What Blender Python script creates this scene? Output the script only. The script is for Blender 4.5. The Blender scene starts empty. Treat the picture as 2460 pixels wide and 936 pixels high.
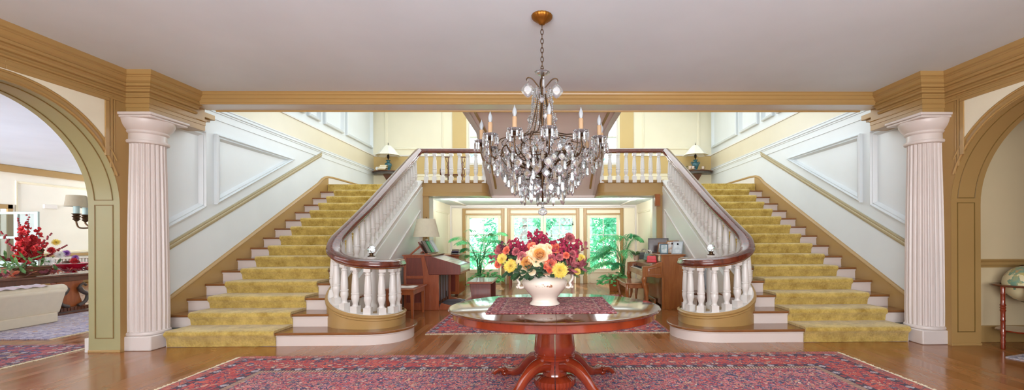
import bpy, bmesh, math, random
from math import pi, sin, cos, sqrt, atan2, radians
from mathutils import Vector, Matrix
SC = bpy.context.scene
COL = SC.collection
RND = random.Random(11)
ORG = {}

# ------------------------------------------------------------------ mesh collector
class MB:
    def __init__(self, mx=1):
        self.v = []; self.f = []; self.mx = mx
    def add(self, vs, fs, M=None):
        b = len(self.v)
        for p in vs:
            p = Vector(p)
            if M is not None: p = M @ p
            if self.mx < 0: p = Vector((-p.x, p.y, p.z))
            self.v.append(p)
        for f in fs:
            f = [b + i for i in f]
            self.f.append(f[::-1] if self.mx < 0 else f)
        return self
    def box(self, x0, y0, z0, x1, y1, z1, M=None):
        x0, x1 = sorted((x0, x1)); y0, y1 = sorted((y0, y1)); z0, z1 = sorted((z0, z1))
        return self.add([(x0,y0,z0),(x1,y0,z0),(x1,y1,z0),(x0,y1,z0),(x0,y0,z1),(x1,y0,z1),(x1,y1,z1),(x0,y1,z1)],
                        [(0,3,2,1),(4,5,6,7),(0,1,5,4),(1,2,6,5),(2,3,7,6),(3,0,4,7)], M)
    def taper(self, x, y, z0, z1, a0, b0, a1, b1, M=None, ox=0, oy=0):
        return self.add([(x-a0,y-b0,z0),(x+a0,y-b0,z0),(x+a0,y+b0,z0),(x-a0,y+b0,z0),
                         (x+ox-a1,y+oy-b1,z1),(x+ox+a1,y+oy-b1,z1),(x+ox+a1,y+oy+b1,z1),(x+ox-a1,y+oy+b1,z1)],
                        [(0,3,2,1),(4,5,6,7),(0,1,5,4),(1,2,6,5),(2,3,7,6),(3,0,4,7)], M)
    def lathe(self, prof, seg=24, c=(0,0,0), sx=1, sy=1, M=None, a0=0, a1=2*pi, rf=None, caps=True):
        full = abs(a1 - a0 - 2*pi) < 1e-6
        n = seg if full else seg + 1
        vs = []
        for r, z in prof:
            for k in range(n):
                a = a0 + (a1 - a0) * k / seg
                q = r * (rf(a, z) if rf else 1)
                vs.append((c[0] + q*cos(a)*sx, c[1] + q*sin(a)*sy, c[2] + z))
        fs = []
        m = len(prof)
        for j in range(m - 1):
            for k in range(seg):
                k2 = (k + 1) % n
                fs.append((j*n + k, j*n + k2, (j+1)*n + k2, (j+1)*n + k))
        up = prof[-1][1] >= prof[0][1]
        if caps and full:
            if prof[0][0] > 1e-4: fs.append(tuple(range(n))[::-1])
            if prof[-1][0] > 1e-4: fs.append(tuple((m-1)*n + i for i in range(n)))
        if not full and caps:
            fs.append(tuple(j*n for j in range(m))); fs.append(tuple(j*n + n - 1 for j in range(m))[::-1])
        return self.add(vs, fs, M)
    def tube(self, pts, rad, seg=8, closed=False, caps=True, flat=1.0, M=None):
        P = [Vector(p) for p in pts]; n = len(P)
        R = rad if isinstance(rad, (list, tuple)) else [rad]*n
        up = None; vs = []
        for i in range(n):
            if closed: t = P[(i+1) % n] - P[i-1]
            else: t = P[min(i+1, n-1)] - P[max(i-1, 0)]
            if t.length < 1e-9: t = Vector((0,0,1))
            t.normalize()
            if up is None:
                up = t.orthogonal().normalized()
                if abs(t.z) < .9: up = (Vector((0,0,1)) - t*t.z).normalized()
            else:
                up = up - t*up.dot(t)
                up = up.normalized() if up.length > 1e-6 else t.orthogonal().normalized()
            s = t.cross(up)
            for k in range(seg):
                a = 2*pi*k/seg
                vs.append(P[i] + (s*cos(a)*flat + up*sin(a))*R[i])
        fs = []
        for i in range(n if closed else n - 1):
            j = (i+1) % n
            for k in range(seg):
                k2 = (k+1) % seg
                fs.append((i*seg+k, i*seg+k2, j*seg+k2, j*seg+k))
        if caps and not closed:
            fs.append(tuple(range(seg))[::-1]); fs.append(tuple((n-1)*seg+k for k in range(seg)))
        return self.add(vs, fs, M)
    def sweep(self, path, prof, closed=False, pclosed=True, caps=True, M=None):
        """prof (lateral, dz) carried along a 3-D path; lateral is to the right of travel in plan, mitred"""
        P = [Vector(p) for p in path]; n = len(P); m = len(prof); vs = []
        def d2(a, b):
            d = Vector((b.x-a.x, b.y-a.y, 0)); return d.normalized() if d.length > 1e-9 else None
        for i in range(n):
            a = d2(P[i-1], P[i]) if (i > 0 or closed) else None
            b = d2(P[i], P[(i+1) % n]) if (i < n-1 or closed) else None
            a = a or b; b = b or a
            t = (a + b).normalized(); k = 1/max(.3, t.dot(a))
            lat = Vector((t.y, -t.x, 0))*k
            for u, w in prof: vs.append(P[i] + lat*u + Vector((0,0,w)))
        fs = []
        for i in range(n if closed else n-1):
            j = (i+1) % n
            for q in range(m if pclosed else m-1):
                q2 = (q+1) % m
                fs.append((i*m+q, j*m+q, j*m+q2, i*m+q2))
        if caps and pclosed and not closed:
            fs.append(tuple(range(m))); fs.append(tuple((n-1)*m+q for q in range(m))[::-1])
        return self.add(vs, fs, M)
    def prism(self, poly, axis, a, b, M=None):
        """poly in the two other axes (x,y | x,z | y,z) extruded along axis from a to b"""
        n = len(poly)
        def mk(p, w): return {'x': (w, p[0], p[1]), 'y': (p[0], w, p[1]), 'z': (p[0], p[1], w)}[axis]
        vs = [mk(p, a) for p in poly] + [mk(p, b) for p in poly]
        fs = [tuple(range(n))[::-1], tuple(range(n, 2*n))]
        for i in range(n):
            j = (i+1) % n; fs.append((i, j, n+j, n+i))
        ar = sum(poly[i][0]*poly[(i+1)%n][1] - poly[(i+1)%n][0]*poly[i][1] for i in range(n))
        flip = (ar < 0) ^ (b < a) ^ (axis == 'y')
        return self.add(vs, [f[::-1] for f in fs] if flip else fs, M)
    def frame(self, poly, mp, w=.06, d=.02):
        """raised moulding inside a convex polygon lying on a plane, mp(u,v,h) maps to space"""
        n = len(poly)
        ar = sum(poly[i][0]*poly[(i+1)%n][1] - poly[(i+1)%n][0]*poly[i][1] for i in range(n))
        sg = 1 if ar > 0 else -1
        def inset(o):
            out = []
            for i in range(n):
                p, q, r = Vector(poly[i-1]), Vector(poly[i]), Vector(poly[(i+1) % n])
                d1 = (q-p).normalized(); d2 = (r-q).normalized()
                n1 = Vector((-d1.y, d1.x))*sg; n2 = Vector((-d2.y, d2.x))*sg
                den = max(.15, 1 + n1.dot(n2))
                out.append(q + (n1+n2)*(o/den))
            return out
        rings = [(0,-.004),(0,d),(w*.22,d*1.25),(w*.4,d*.7),(w*.62,d*.95),(w*.82,d*.3),(w,-.004)]
        vs = []
        for o, h in rings: vs += [mp(p.x, p.y, h) for p in inset(o)]
        fs = []
        for j in range(len(rings)-1):
            for i in range(n):
                k = (i+1) % n; fs.append((j*n+i, j*n+k, (j+1)*n+k, (j+1)*n+i))
        return self.add(vs, fs)
    def ball(self, c, r, seg=12, rings=8, sx=1, sy=1, sz=1, M=None):
        pr = [(r*sin(pi*i/rings), -r*cos(pi*i/rings)*sz) for i in range(rings+1)]
        pr[0] = (1e-5, pr[0][1]); pr[-1] = (1e-5, pr[-1][1])
        return self.lathe(pr, seg, c, sx, sy, M)
    def petal(self, o, d, L, W, up, cup=.3, curl=.2, nu=4, nv=2, tip=.5):
        o = Vector(o); d = Vector(d).normalized(); up = Vector(up)
        s = d.cross(up)
        if s.length < 1e-5: s = d.orthogonal()
        s.normalize(); u = s.cross(d).normalized()
        vs = []
        for i in range(nu+1):
            t = i/nu
            w = W*.5*(sin(pi*min(1, t*.62+.1))**.8)*(1 if t < .8 else 1 - (t-.8)/.2*tip)
            if i == 0: w = W*.12
            for j in range(-nv, nv+1):
                q = j/nv
                vs.append(o + d*(L*t*(1-.25*curl*t)) + s*(w*q) + u*(cup*w*q*q + curl*L*t*t))
        m = 2*nv+1; fs = []
        for i in range(nu):
            for j in range(m-1):
                fs.append((i*m+j, i*m+j+1, (i+1)*m+j+1, (i+1)*m+j))
        return self.add(vs, fs)
    def build(self, name, mat, parent=None, bevel=0, seg=2, smooth=35, subd=0, shade=True):
        me = bpy.data.meshes.new(name)
        og = ORG.get(parent, Vector((0,0,0))) if parent else Vector((0,0,0))
        me.from_pydata([tuple(p - og) for p in self.v], [], self.f)
        me.update(); me.validate()
        bm = bmesh.new(); bm.from_mesh(me); bmesh.ops.recalc_face_normals(bm, faces=bm.faces); bm.to_mesh(me); bm.free()
        if shade:
            me.polygons.foreach_set('use_smooth', [True]*len(me.polygons))
            try: me.set_sharp_from_angle(angle=radians(smooth))
            except Exception: pass
        o = bpy.data.objects.new(name, me); COL.objects.link(o)
        if mat: me.materials.append(mat)
        if parent:
            o.parent = parent; ORG[o] = og
        if bevel:
            b = o.modifiers.new('bevel', 'BEVEL'); b.width = bevel; b.segments = seg; b.limit_method = 'ANGLE'; b.angle_limit = radians(40)
        if subd:
            b = o.modifiers.new('sub', 'SUBSURF'); b.levels = subd; b.render_levels = subd
        return o

def thing(name, label, cat, loc=(0,0,0), group=None, rz=0, world=True):
    """Empty at the base. world=True: parts are built in world coordinates; False: in local ones"""
    o = bpy.data.objects.new(name, None); COL.objects.link(o)
    o.location = loc; o.rotation_euler = (0,0,rz); o.empty_display_size = .1
    ORG[o] = Vector(loc) if world else Vector((0,0,0))
    o['label'] = label; o['category'] = cat
    if group: o['group'] = group
    return o
def tag(o, label, cat, group=None):
    o['label'] = label; o['category'] = cat
    if group: o['group'] = group
    # put the origin at the base of the mesh
    vs = o.data.vertices
    if len(vs):
        xs = [v.co for v in vs]
        c = Vector(((min(p.x for p in xs)+max(p.x for p in xs))/2, (min(p.y for p in xs)+max(p.y for p in xs))/2, min(p.z for p in xs)))
        o.data.transform(Matrix.Translation(-c)); o.location = o.location + c
    return o
def struct(o):
    o['kind'] = 'structure'; return o
def copy_tree(o, loc=None, rz=None, label=None, parent=None):
    c = o.copy(); COL.objects.link(c); ORG[c] = ORG.get(o, Vector((0,0,0)))
    if parent: c.parent = parent
    for ch in list(o.children): copy_tree(ch, parent=c)
    if loc is not None: c.location = loc
    if rz is not None: c.rotation_euler = (0,0,rz)
    if label: c['label'] = label
    return c
def dupe(o, loc, parent, rz=0, sc=None):
    c = o.copy(); COL.objects.link(c); c.parent = parent; c.location = loc; c.rotation_euler = (0,0,rz)
    if sc: c.scale = sc
    return c
def crom(pts, n=6):
    P = [Vector(p) for p in pts]; out = []
    for i in range(len(P)-1):
        a = P[max(i-1,0)]; b = P[i]; c = P[i+1]; d = P[min(i+2, len(P)-1)]
        for k in range(n):
            t = k/n
            out.append(.5*((2*b) + (c-a)*t + (2*a-5*b+4*c-d)*t*t + (3*b-a-3*c+d)*t**3))
    out.append(P[-1]); return out
def resample(path, step, start=0):
    P = [Vector(p) for p in path]; out = []; acc = 0; nxt = start
    for a, b in zip(P, P[1:]):
        L = Vector((b.x-a.x, b.y-a.y, 0)).length
        while L > 0 and nxt <= acc + L:
            t = (nxt-acc)/L; out.append((a.lerp(b, t), atan2(b.y-a.y, b.x-a.x))); nxt += step
        acc += L
    return out

# ------------------------------------------------------------------ materials
def lin(c):
    if isinstance(c, str):
        c = [int(c[i:i+2], 16)/255 for i in (0,2,4)]
    return tuple(x/12.92 if x <= .04045 else ((x+.055)/1.055)**2.4 for x in c) + (1,)
class NT:
    def __init__(self, name):
        self.m = bpy.data.materials.new(name); self.m.use_nodes = True
        self.t = self.m.node_tree; self.t.nodes.clear()
        self.out = self.n('ShaderNodeOutputMaterial')
    def n(self, ty, **k):
        o = self.t.nodes.new(ty)
        for a, b in k.items(): setattr(o, a, b)
        return o
    def l(self, a, b): self.t.links.new(a, b)
    def put(self, sock, v):
        if isinstance(v, bpy.types.NodeSocket): self.l(v, sock)
        else: sock.default_value = v
    def math(self, op, a, b=0, c=0):
        o = self.n('ShaderNodeMath', operation=op)
        self.put(o.inputs[0], a); self.put(o.inputs[1], b); self.put(o.inputs[2], c)
        return o.outputs[0]
    def mix(self, f, a, b, mode='MIX'):
        o = self.n('ShaderNodeMix', data_type='RGBA', blend_type=mode)
        self.put(o.inputs[0], f); self.put(o.inputs[6], a); self.put(o.inputs[7], b)
        return o.outputs[2]
    def ramp(self, f, stops, const=False):
        o = self.n('ShaderNodeValToRGB'); r = o.color_ramp
        if const: r.interpolation = 'CONSTANT'
        while len(r.elements) > 1: r.elements.remove(r.elements[-1])
        r.elements[0].position = stops[0][0]; r.elements[0].color = stops[0][1]
        for p, c in stops[1:]:
            e = r.elements.new(p); e.color = c
        self.l(f, o.inputs[0]); return o.outputs[0]
    def coord(self, scale=(1,1,1), rot=(0,0,0), kind='Object'):
        tc = self.n('ShaderNodeTexCoord'); mp = self.n('ShaderNodeMapping')
        mp.inputs['Scale'].default_value = scale; mp.inputs['Rotation'].default_value = rot
        self.l(tc.outputs[kind], mp.inputs[0]); return mp.outputs[0]
    def noise(self, vec, scale, detail=3, rough=.5, dist=0):
        o = self.n('ShaderNodeTexNoise'); self.l(vec, o.inputs['Vector'])
        o.inputs['Scale'].default_value = scale; o.inputs['Detail'].default_value = detail
        o.inputs['Roughness'].default_value = rough; o.inputs['Distortion'].default_value = dist
        return o.outputs
    def bsdf(self, color, rough=.5, metal=0, coat=0, sheen=0, trans=0, ior=1.45, bump=None, bs=.2, bd=.01, crough=.08, spec=.5, sss=0):
        b = self.n('ShaderNodeBsdfPrincipled')
        self.put(b.inputs['Base Color'], color); self.put(b.inputs['Roughness'], rough)
        b.inputs['Metallic'].default_value = metal; b.inputs['Coat Weight'].default_value = coat
        b.inputs['Coat Roughness'].default_value = crough; b.inputs['Sheen Weight'].default_value = sheen
        b.inputs['Transmission Weight'].default_value = trans; b.inputs['IOR'].default_value = ior
        b.inputs['Specular IOR Level'].default_value = spec
        if bump is not None:
            k = self.n('ShaderNodeBump'); k.inputs['Strength'].default_value = bs; k.inputs['Distance'].default_value = bd
            self.l(bump, k.inputs['Height']); self.l(k.outputs[0], b.inputs['Normal'])
        self.l(b.outputs[0], self.out.inputs[0]); self.b = b
        return self.m
def paint(name, c, rough=.45, var=.05, bump=.06, spec=.5, coat=0):
    t = NT(name); v = t.coord()
    n1 = t.noise(v, 1.3, 3)[0]; n2 = t.noise(v, 70, 2)[0]
    c = lin(c); dk = tuple(x*(1-var*2) for x in c[:3]) + (1,)
    col = t.mix(n1, dk, tuple(min(1, x*(1+var)) for x in c[:3]) + (1,))
    return t.bsdf(col, rough, bump=n2, bs=bump, bd=.004, spec=spec, coat=coat)
def simple(name, c, rough=.5, metal=0, coat=0, var=.1, scale=14, bump=.1, bscale=80, sheen=0, spec=.5):
    t = NT(name); v = t.coord(); n1 = t.noise(v, scale, 3)[0]; n2 = t.noise(v, bscale, 2)[0]
    c = lin(c)
    col = t.mix(n1, tuple(x*(1-var) for x in c[:3])+(1,), tuple(min(1, x*(1+var)) for x in c[:3])+(1,))
    return t.bsdf(col, rough, metal, coat, sheen, bump=n2, bs=bump, bd=.003, spec=spec)
def wood(name, c1, c2, stretch=(14,14,1.2), scale=3, rough=.3, coat=.5):
    t = NT(name); v = t.coord(stretch)
    n1 = t.noise(v, scale, 5, .6, .8)[0]; n2 = t.noise(t.coord(), 1.5, 2)[0]
    f = t.math('ADD', t.math('MULTIPLY', n1, .75), t.math('MULTIPLY', n2, .25))
    col = t.ramp(f, [(.3, lin(c1)), (.7, lin(c2))])
    return t.bsdf(col, rough, coat=coat, bump=n1, bs=.04, bd=.002)
def glassy(name, c, rough=.02, ior=1.5):
    t = NT(name); n = t.noise(t.coord(), 20, 1)[0]
    c = lin(c)
    return t.bsdf(t.mix(n, tuple(x*.97 for x in c[:3])+(1,), c), rough, trans=1, ior=ior)
def pane(name):
    t = NT(name); tr = t.n('ShaderNodeBsdfTransparent'); gl = t.n('ShaderNodeBsdfGlossy'); mx = t.n('ShaderNodeMixShader')
    tr.inputs[0].default_value = (.96,.99,.98,1); gl.inputs['Roughness'].default_value = .02
    n = t.noise(t.coord(), 2, 1)[0]
    fr = t.n('ShaderNodeFresnel'); fr.inputs[0].default_value = 1.45
    t.l(t.math('MULTIPLY', fr.outputs[0], t.math('ADD', t.math('MULTIPLY', n, .1), .75)), mx.inputs[0]); t.l(tr.outputs[0], mx.inputs[1]); t.l(gl.outputs[0], mx.inputs[2])
    t.l(mx.outputs[0], t.out.inputs[0]); return t.m
def planks(name, rot, w=.095, L=1.7, cols=('8f5c2e','bb8449','a66f3a'), rough=.22):
    t = NT(name); v = t.coord(rot=(0,0,rot))
    b = t.n('ShaderNodeTexBrick'); t.l(v, b.inputs['Vector'])
    b.offset = .37; b.inputs['Scale'].default_value = 1; b.inputs['Brick Width'].default_value = L; b.inputs['Row Height'].default_value = w
    b.inputs['Mortar Size'].default_value = .0012; b.inputs['Mortar Smooth'].default_value = .3; b.inputs['Bias'].default_value = 0
    b.inputs['Color1'].default_value = lin(cols[0]); b.inputs['Color2'].default_value = lin(cols[1]); b.inputs['Mortar'].default_value = lin('3a2010')
    st = t.n('ShaderNodeMapping'); st.inputs['Scale'].default_value = (2, 26, 1); t.l(v, st.inputs[0])
    g = t.noise(st.outputs[0], 2.2, 5, .6, .6)[0]; big = t.noise(t.coord(), .6, 2)[0]
    c = t.mix(t.math('MULTIPLY', g, .55), b.outputs['Color'], lin(cols[2]))
    c = t.mix(.35, c, t.ramp(g, [(.3, lin('6d3f1b')), (.7, lin('d39a58'))]), 'OVERLAY')
    b3 = t.n('ShaderNodeTexBrick'); t.l(v, b3.inputs['Vector']); b3.offset = .37
    for kk, vv in (('Scale',1),('Brick Width',L),('Row Height',w),('Mortar Size',0.),('Bias',0)): b3.inputs[kk].default_value = vv
    b3.inputs['Color1'].default_value = (0,0,0,1); b3.inputs['Color2'].default_value = (1,1,1,1)
    sb_ = t.n('ShaderNodeSeparateColor'); t.l(b3.outputs['Color'], sb_.inputs[0])
    r = t.math('ADD', t.math('MULTIPLY_ADD', sb_.outputs[0], .16, rough-.12), t.math('MULTIPLY', big, .1))
    c = t.mix(t.math('MULTIPLY', sb_.outputs[0], .3), c, lin('6f4320'))
    h = t.math('SUBTRACT', t.math('MULTIPLY', g, .3), b.outputs['Fac'])
    return t.bsdf(c, r, bump=h, bs=.12, bd=.002, coat=.35, crough=.12)
def rug_mat(name, hx, hy, bands, field, border, guard, line, fs=26, bs=18, soft=.9):
    """bands: five distances from the edge; palettes are lists of hex colours"""
    t = NT(name); tc = t.n('ShaderNodeTexCoord'); sp = t.n('ShaderNodeSeparateXYZ'); t.l(tc.outputs['Object'], sp.inputs[0])
    ax = t.math('ABSOLUTE', sp.outputs[0]); ay = t.math('ABSOLUTE', sp.outputs[1])
    dx = t.math('SUBTRACT', hx, ax); dy = t.math('SUBTRACT', hy, ay); d = t.math('MINIMUM', dx, dy)
    along = t.mix(t.math('LESS_THAN', dx, dy), sp.outputs[0], sp.outputs[1])
    alv = t.n('ShaderNodeSeparateColor'); t.l(along, alv.inputs[0]); al = alv.outputs[0]
    nz = t.noise(tc.outputs['Object'], 9, 2)[1]
    wv = t.n('ShaderNodeVectorMath', operation='MULTIPLY_ADD'); t.l(nz, wv.inputs[0]); wv.inputs[1].default_value = (.09,.09,0); t.l(tc.outputs['Object'], wv.inputs[2])
    def cells(scale, pal, ink, w):
        # ground of close reds, winding ink and pale vines, small flower heads with an ink outline
        vo = t.n('ShaderNodeTexVoronoi'); vo.inputs['Scale'].default_value = scale; t.l(wv.outputs[0], vo.inputs['Vector'])
        sc = t.n('ShaderNodeSeparateColor'); t.l(vo.outputs['Color'], sc.inputs[0])
        n1 = t.noise(wv.outputs[0], scale*.75, 2, .5, .6)[0]; n2 = t.noise(wv.outputs[0], scale*.5, 2, .5, 1.2)[0]; n3 = t.noise(tc.outputs['Object'], 2.2, 3)[0]
        c = t.mix(n3, lin(pal[0]), lin(pal[1]))
        band = lambda n, lo, hi: t.math('MULTIPLY', t.math('GREATER_THAN', n, lo), t.math('LESS_THAN', n, hi))
        c = t.mix(band(n2, .56, .66), c, lin(pal[2])); c = t.mix(band(n2, .36, .42), c, lin(pal[3]))
        c = t.mix(band(n1, .5-w, .5+w), c, lin(ink)); c = t.mix(band(n2, .485, .485+w*.7), c, lin('d3ae92'))
        fl = t.ramp(sc.outputs[1], [(k/(len(pal)-2), lin(p)) for k, p in enumerate(pal[2:])], True)
        c = t.mix(t.math('LESS_THAN', vo.outputs['Distance'], .36), c, lin(ink))
        c = t.mix(t.math('LESS_THAN', vo.outputs['Distance'], .29), c, fl)
        return t.mix(t.math('LESS_THAN', vo.outputs['Distance'], .1), c, lin('d8b79a'))
    F = cells(fs, field[:-1], field[-1], .048); B = cells(bs, border[:-1], border[-1], .026)
    gw = max(.001, bands[1]-bands[0])
    inb = t.math('LESS_THAN', d, bands[1]+.001)
    dc = t.math('MULTIPLY', t.math('ABSOLUTE', t.math('SUBTRACT', d, t.math('MULTIPLY_ADD', inb, (bands[0]+bands[1])/2-(bands[2]+bands[3])/2, (bands[2]+bands[3])/2))), 1.1/gw)
    si = t.math('SINE', t.math('MULTIPLY', al, 2*pi/.21))
    G = t.mix(t.math('GREATER_THAN', si, t.math('ADD', dc, .42)), lin(guard[0]), lin(guard[1]))
    G = t.mix(t.math('LESS_THAN', si, t.math('SUBTRACT', -.55, dc)), G, lin(guard[2]))
    gn = t.noise(tc.outputs['Object'], 60, 2)[0]
    G = t.mix(t.math('GREATER_THAN', gn, .58), G, lin(line[1]))
    dot = t.math('GREATER_THAN', t.math('SINE', t.math('MULTIPLY', al, 2*pi/.03)), .1)
    K = t.mix(dot, lin(line[0]), lin(line[1]))
    c = F
    for lim, col in ((bands[4], K), (bands[3], G), (bands[2], B), (bands[1], G), (bands[0], t.mix(.25, B, K))):
        c = t.mix(t.math('LESS_THAN', d, lim), c, col)
    n2 = t.noise(tc.outputs['Object'], 3, 3)[0]; n3 = t.noise(tc.outputs['Object'], 350, 1)[0]
    c = t.mix(t.math('MULTIPLY', n2, .12), c, lin('b98a86'))
    return t.bsdf(c, soft, sheen=.08, bump=n3, bs=.4, bd=.004, spec=.2)

M = {}
M['ceil'] = paint('ceiling_plaster', 'dfebf4', .55)
M['tan'] = paint('tan_gloss_paint', 'ad8b56', .32)
M['tan_lit'] = paint('olive_tan_paint', 'a19a70', .34); M['frz'] = paint('glare_tan_frieze_paint', 'dcd4bc', .35)  # tan tints with light put in: left-room light, then frieze glare
M['cream'] = paint('cream_wall_paint', 'efe8d0', .5)
M['lwall'] = paint('left_room_wall_paint', 'f2efe4', .5); M['under'] = paint('understair_wall_paint', 'eef2ec', .35); M['rail2'] = paint('chair_rail_paint', 'b3a684', .35); M['wceil'] = paint('cool_white_ceiling', 'dde9fb', .55); M['shadec'] = paint('shaded_cream_paint', 'dcc8a0', .5)
M['white'] = paint('white_stair_wall_paint', 'dde3e6', .4)
M['trimw'] = paint('white_gloss_trim', 'e0dcd7', .3)
M['column'] = paint('column_white_paint', 'd9cfca', .33)
M['olive'] = paint('groove_brown_paint', '7d6232', .5)
M['riser'] = paint('riser_cream_paint', 'dccfc8', .4)
M['pink'] = paint('soffit_pink_white', 'f9f1ec', .5)
M['yellow'] = paint('warm_tan_frieze_paint', 'cdb27a', .4)
M['door'] = paint('cream_door_paint', 'ece4c8', .35)
M['floor'] = planks('oak_floor', pi/2)
M['tread'] = wood('tread_oak', '6e4224', '94602f', (1.2,14,14), 3, .25, .6)
M['rail'] = wood('handrail_mahogany', '4a2015', '7a3a26', (6,6,6), 2, .2, .8)
M['top'] = wood('tabletop_wood', '46210f', '6a3519', (3,3,3), 2, .1, 1.0)
M['mahog'] = wood('table_mahogany', '641f10', '8c3419', (3,3,3), 2, .16, .9)
M['cherry'] = wood('cherry_cabinet', '8a4220', 'b06436', (12,12,1.5), 2, .3, .5)
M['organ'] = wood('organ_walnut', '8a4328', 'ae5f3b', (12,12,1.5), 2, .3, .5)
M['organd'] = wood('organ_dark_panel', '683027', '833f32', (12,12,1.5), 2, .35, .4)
M['maple'] = wood('piano_maple', '8a4c22', 'ab6c36', (12,12,1.5), 2, .28, .6)
M['dkwood'] = wood('dark_carved_wood', '4a2616', '6c3b20', (8,8,2), 3, .35, .4)
M['brass'] = simple('aged_brass', '5a4430', .42, .85, var=.35, scale=40)
M['gilt'] = simple('gilded_canopy', '9a6626', .45, .85, var=.2)
M['candle'] = simple('candle_sleeve', 'b0906e', .6)
def frosted(name, c):
    t = NT(name); n = t.noise(t.coord(), 20, 1)[0]; c = lin(c); col = t.mix(n, tuple(x*.94 for x in c[:3])+(1,), c)
    t.bsdf(col, .2, coat=.6); d = t.n('ShaderNodeBsdfTranslucent'); t.l(col, d.inputs[0]); m = t.n('ShaderNodeMixShader'); m.inputs[0].default_value = .5
    t.l(t.b.outputs[0], m.inputs[1]); t.l(d.outputs[0], m.inputs[2]); t.l(m.outputs[0], t.out.inputs[0]); return t.m
M['bulb'] = frosted('frosted_bulb', 'cdd3d8')
def crystal(name):
    t = NT(name); n = t.noise(t.coord(), 30, 1)[0]
    g = t.n('ShaderNodeBsdfGlass'); g.inputs['IOR'].default_value = 1.5; g.inputs['Roughness'].default_value = .02; g.inputs['Color'].default_value = (.97,.99,1,1)
    s = t.n('ShaderNodeBsdfGlossy'); s.inputs['Roughness'].default_value = .04; t.l(t.mix(n, (.86,.9,.93,1), (1,1,1,1)), s.inputs['Color'])
    d = t.n('ShaderNodeBsdfTranslucent'); d.inputs['Color'].default_value = (.92,.95,.97,1)
    m1 = t.n('ShaderNodeMixShader'); m1.inputs[0].default_value = .3; t.l(g.outputs[0], m1.inputs[1]); t.l(s.outputs[0], m1.inputs[2])
    m2 = t.n('ShaderNodeMixShader'); m2.inputs[0].default_value = .12; t.l(m1.outputs[0], m2.inputs[1]); t.l(d.outputs[0], m2.inputs[2])
    df = t.n('ShaderNodeBsdfDiffuse'); df.inputs['Color'].default_value = (.95,.97,1,1); m3 = t.n('ShaderNodeMixShader'); m3.inputs[0].default_value = .5
    t.l(d.outputs[0], m3.inputs[1]); t.l(df.outputs[0], m3.inputs[2]); t.l(m3.outputs[0], m2.inputs[2])
    t.l(m2.outputs[0], t.out.inputs[0]); return t.m
M['cry'] = crystal('crystal')
M['glass'] = glassy('clear_glass', 'f4faf8', .01, 1.45)
M['pane'] = pane('window_pane')
M['black'] = simple('black_plastic', '16171c', .35)
M['iron'] = simple('dark_iron', '2c241f', .4, .7)
M['pot'] = simple('terracotta', 'b8703e', .8, var=.2)
def carpet(name, c1, c2):
    t = NT(name); v = t.coord(); a = t.noise(v, 7, 5, .65)[0]; f = t.noise(v, 260, 2)[0]; g = t.noise(v, 45, 3)[0]
    k = t.math('ADD', t.math('MULTIPLY', a, .7), t.math('MULTIPLY', g, .3))
    c = t.ramp(k, [(.35, lin(c1)), (.62, lin(c2))])
    h = t.math('ADD', t.math('MULTIPLY', f, .5), g)
    return t.bsdf(c, .95, sheen=.5, bump=h, bs=.7, bd=.008, spec=.1)
M['carpet'] = carpet('mustard_carpet', 'a08234', 'd2b664')
CZ = 3.31
# ------------------------------------------------------------------ floors and ceilings
struct(MB().box(-16,-2.7,-.12,10.2,14.2,0).build('floor', M['floor']))
struct(MB().box(-5.4,-2.7,CZ,10.2,6.1,CZ+.12).build('ceiling', M['ceil']))
struct(MB().box(-16,-2.7,CZ,-5.3,14.2,CZ+.12).build('ceiling_left', M['wceil']))
struct(MB().box(-5.4,6.1,5.7,5.4,13.1,5.8).build('ceiling_stairwell', M['ceil']))

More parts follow.
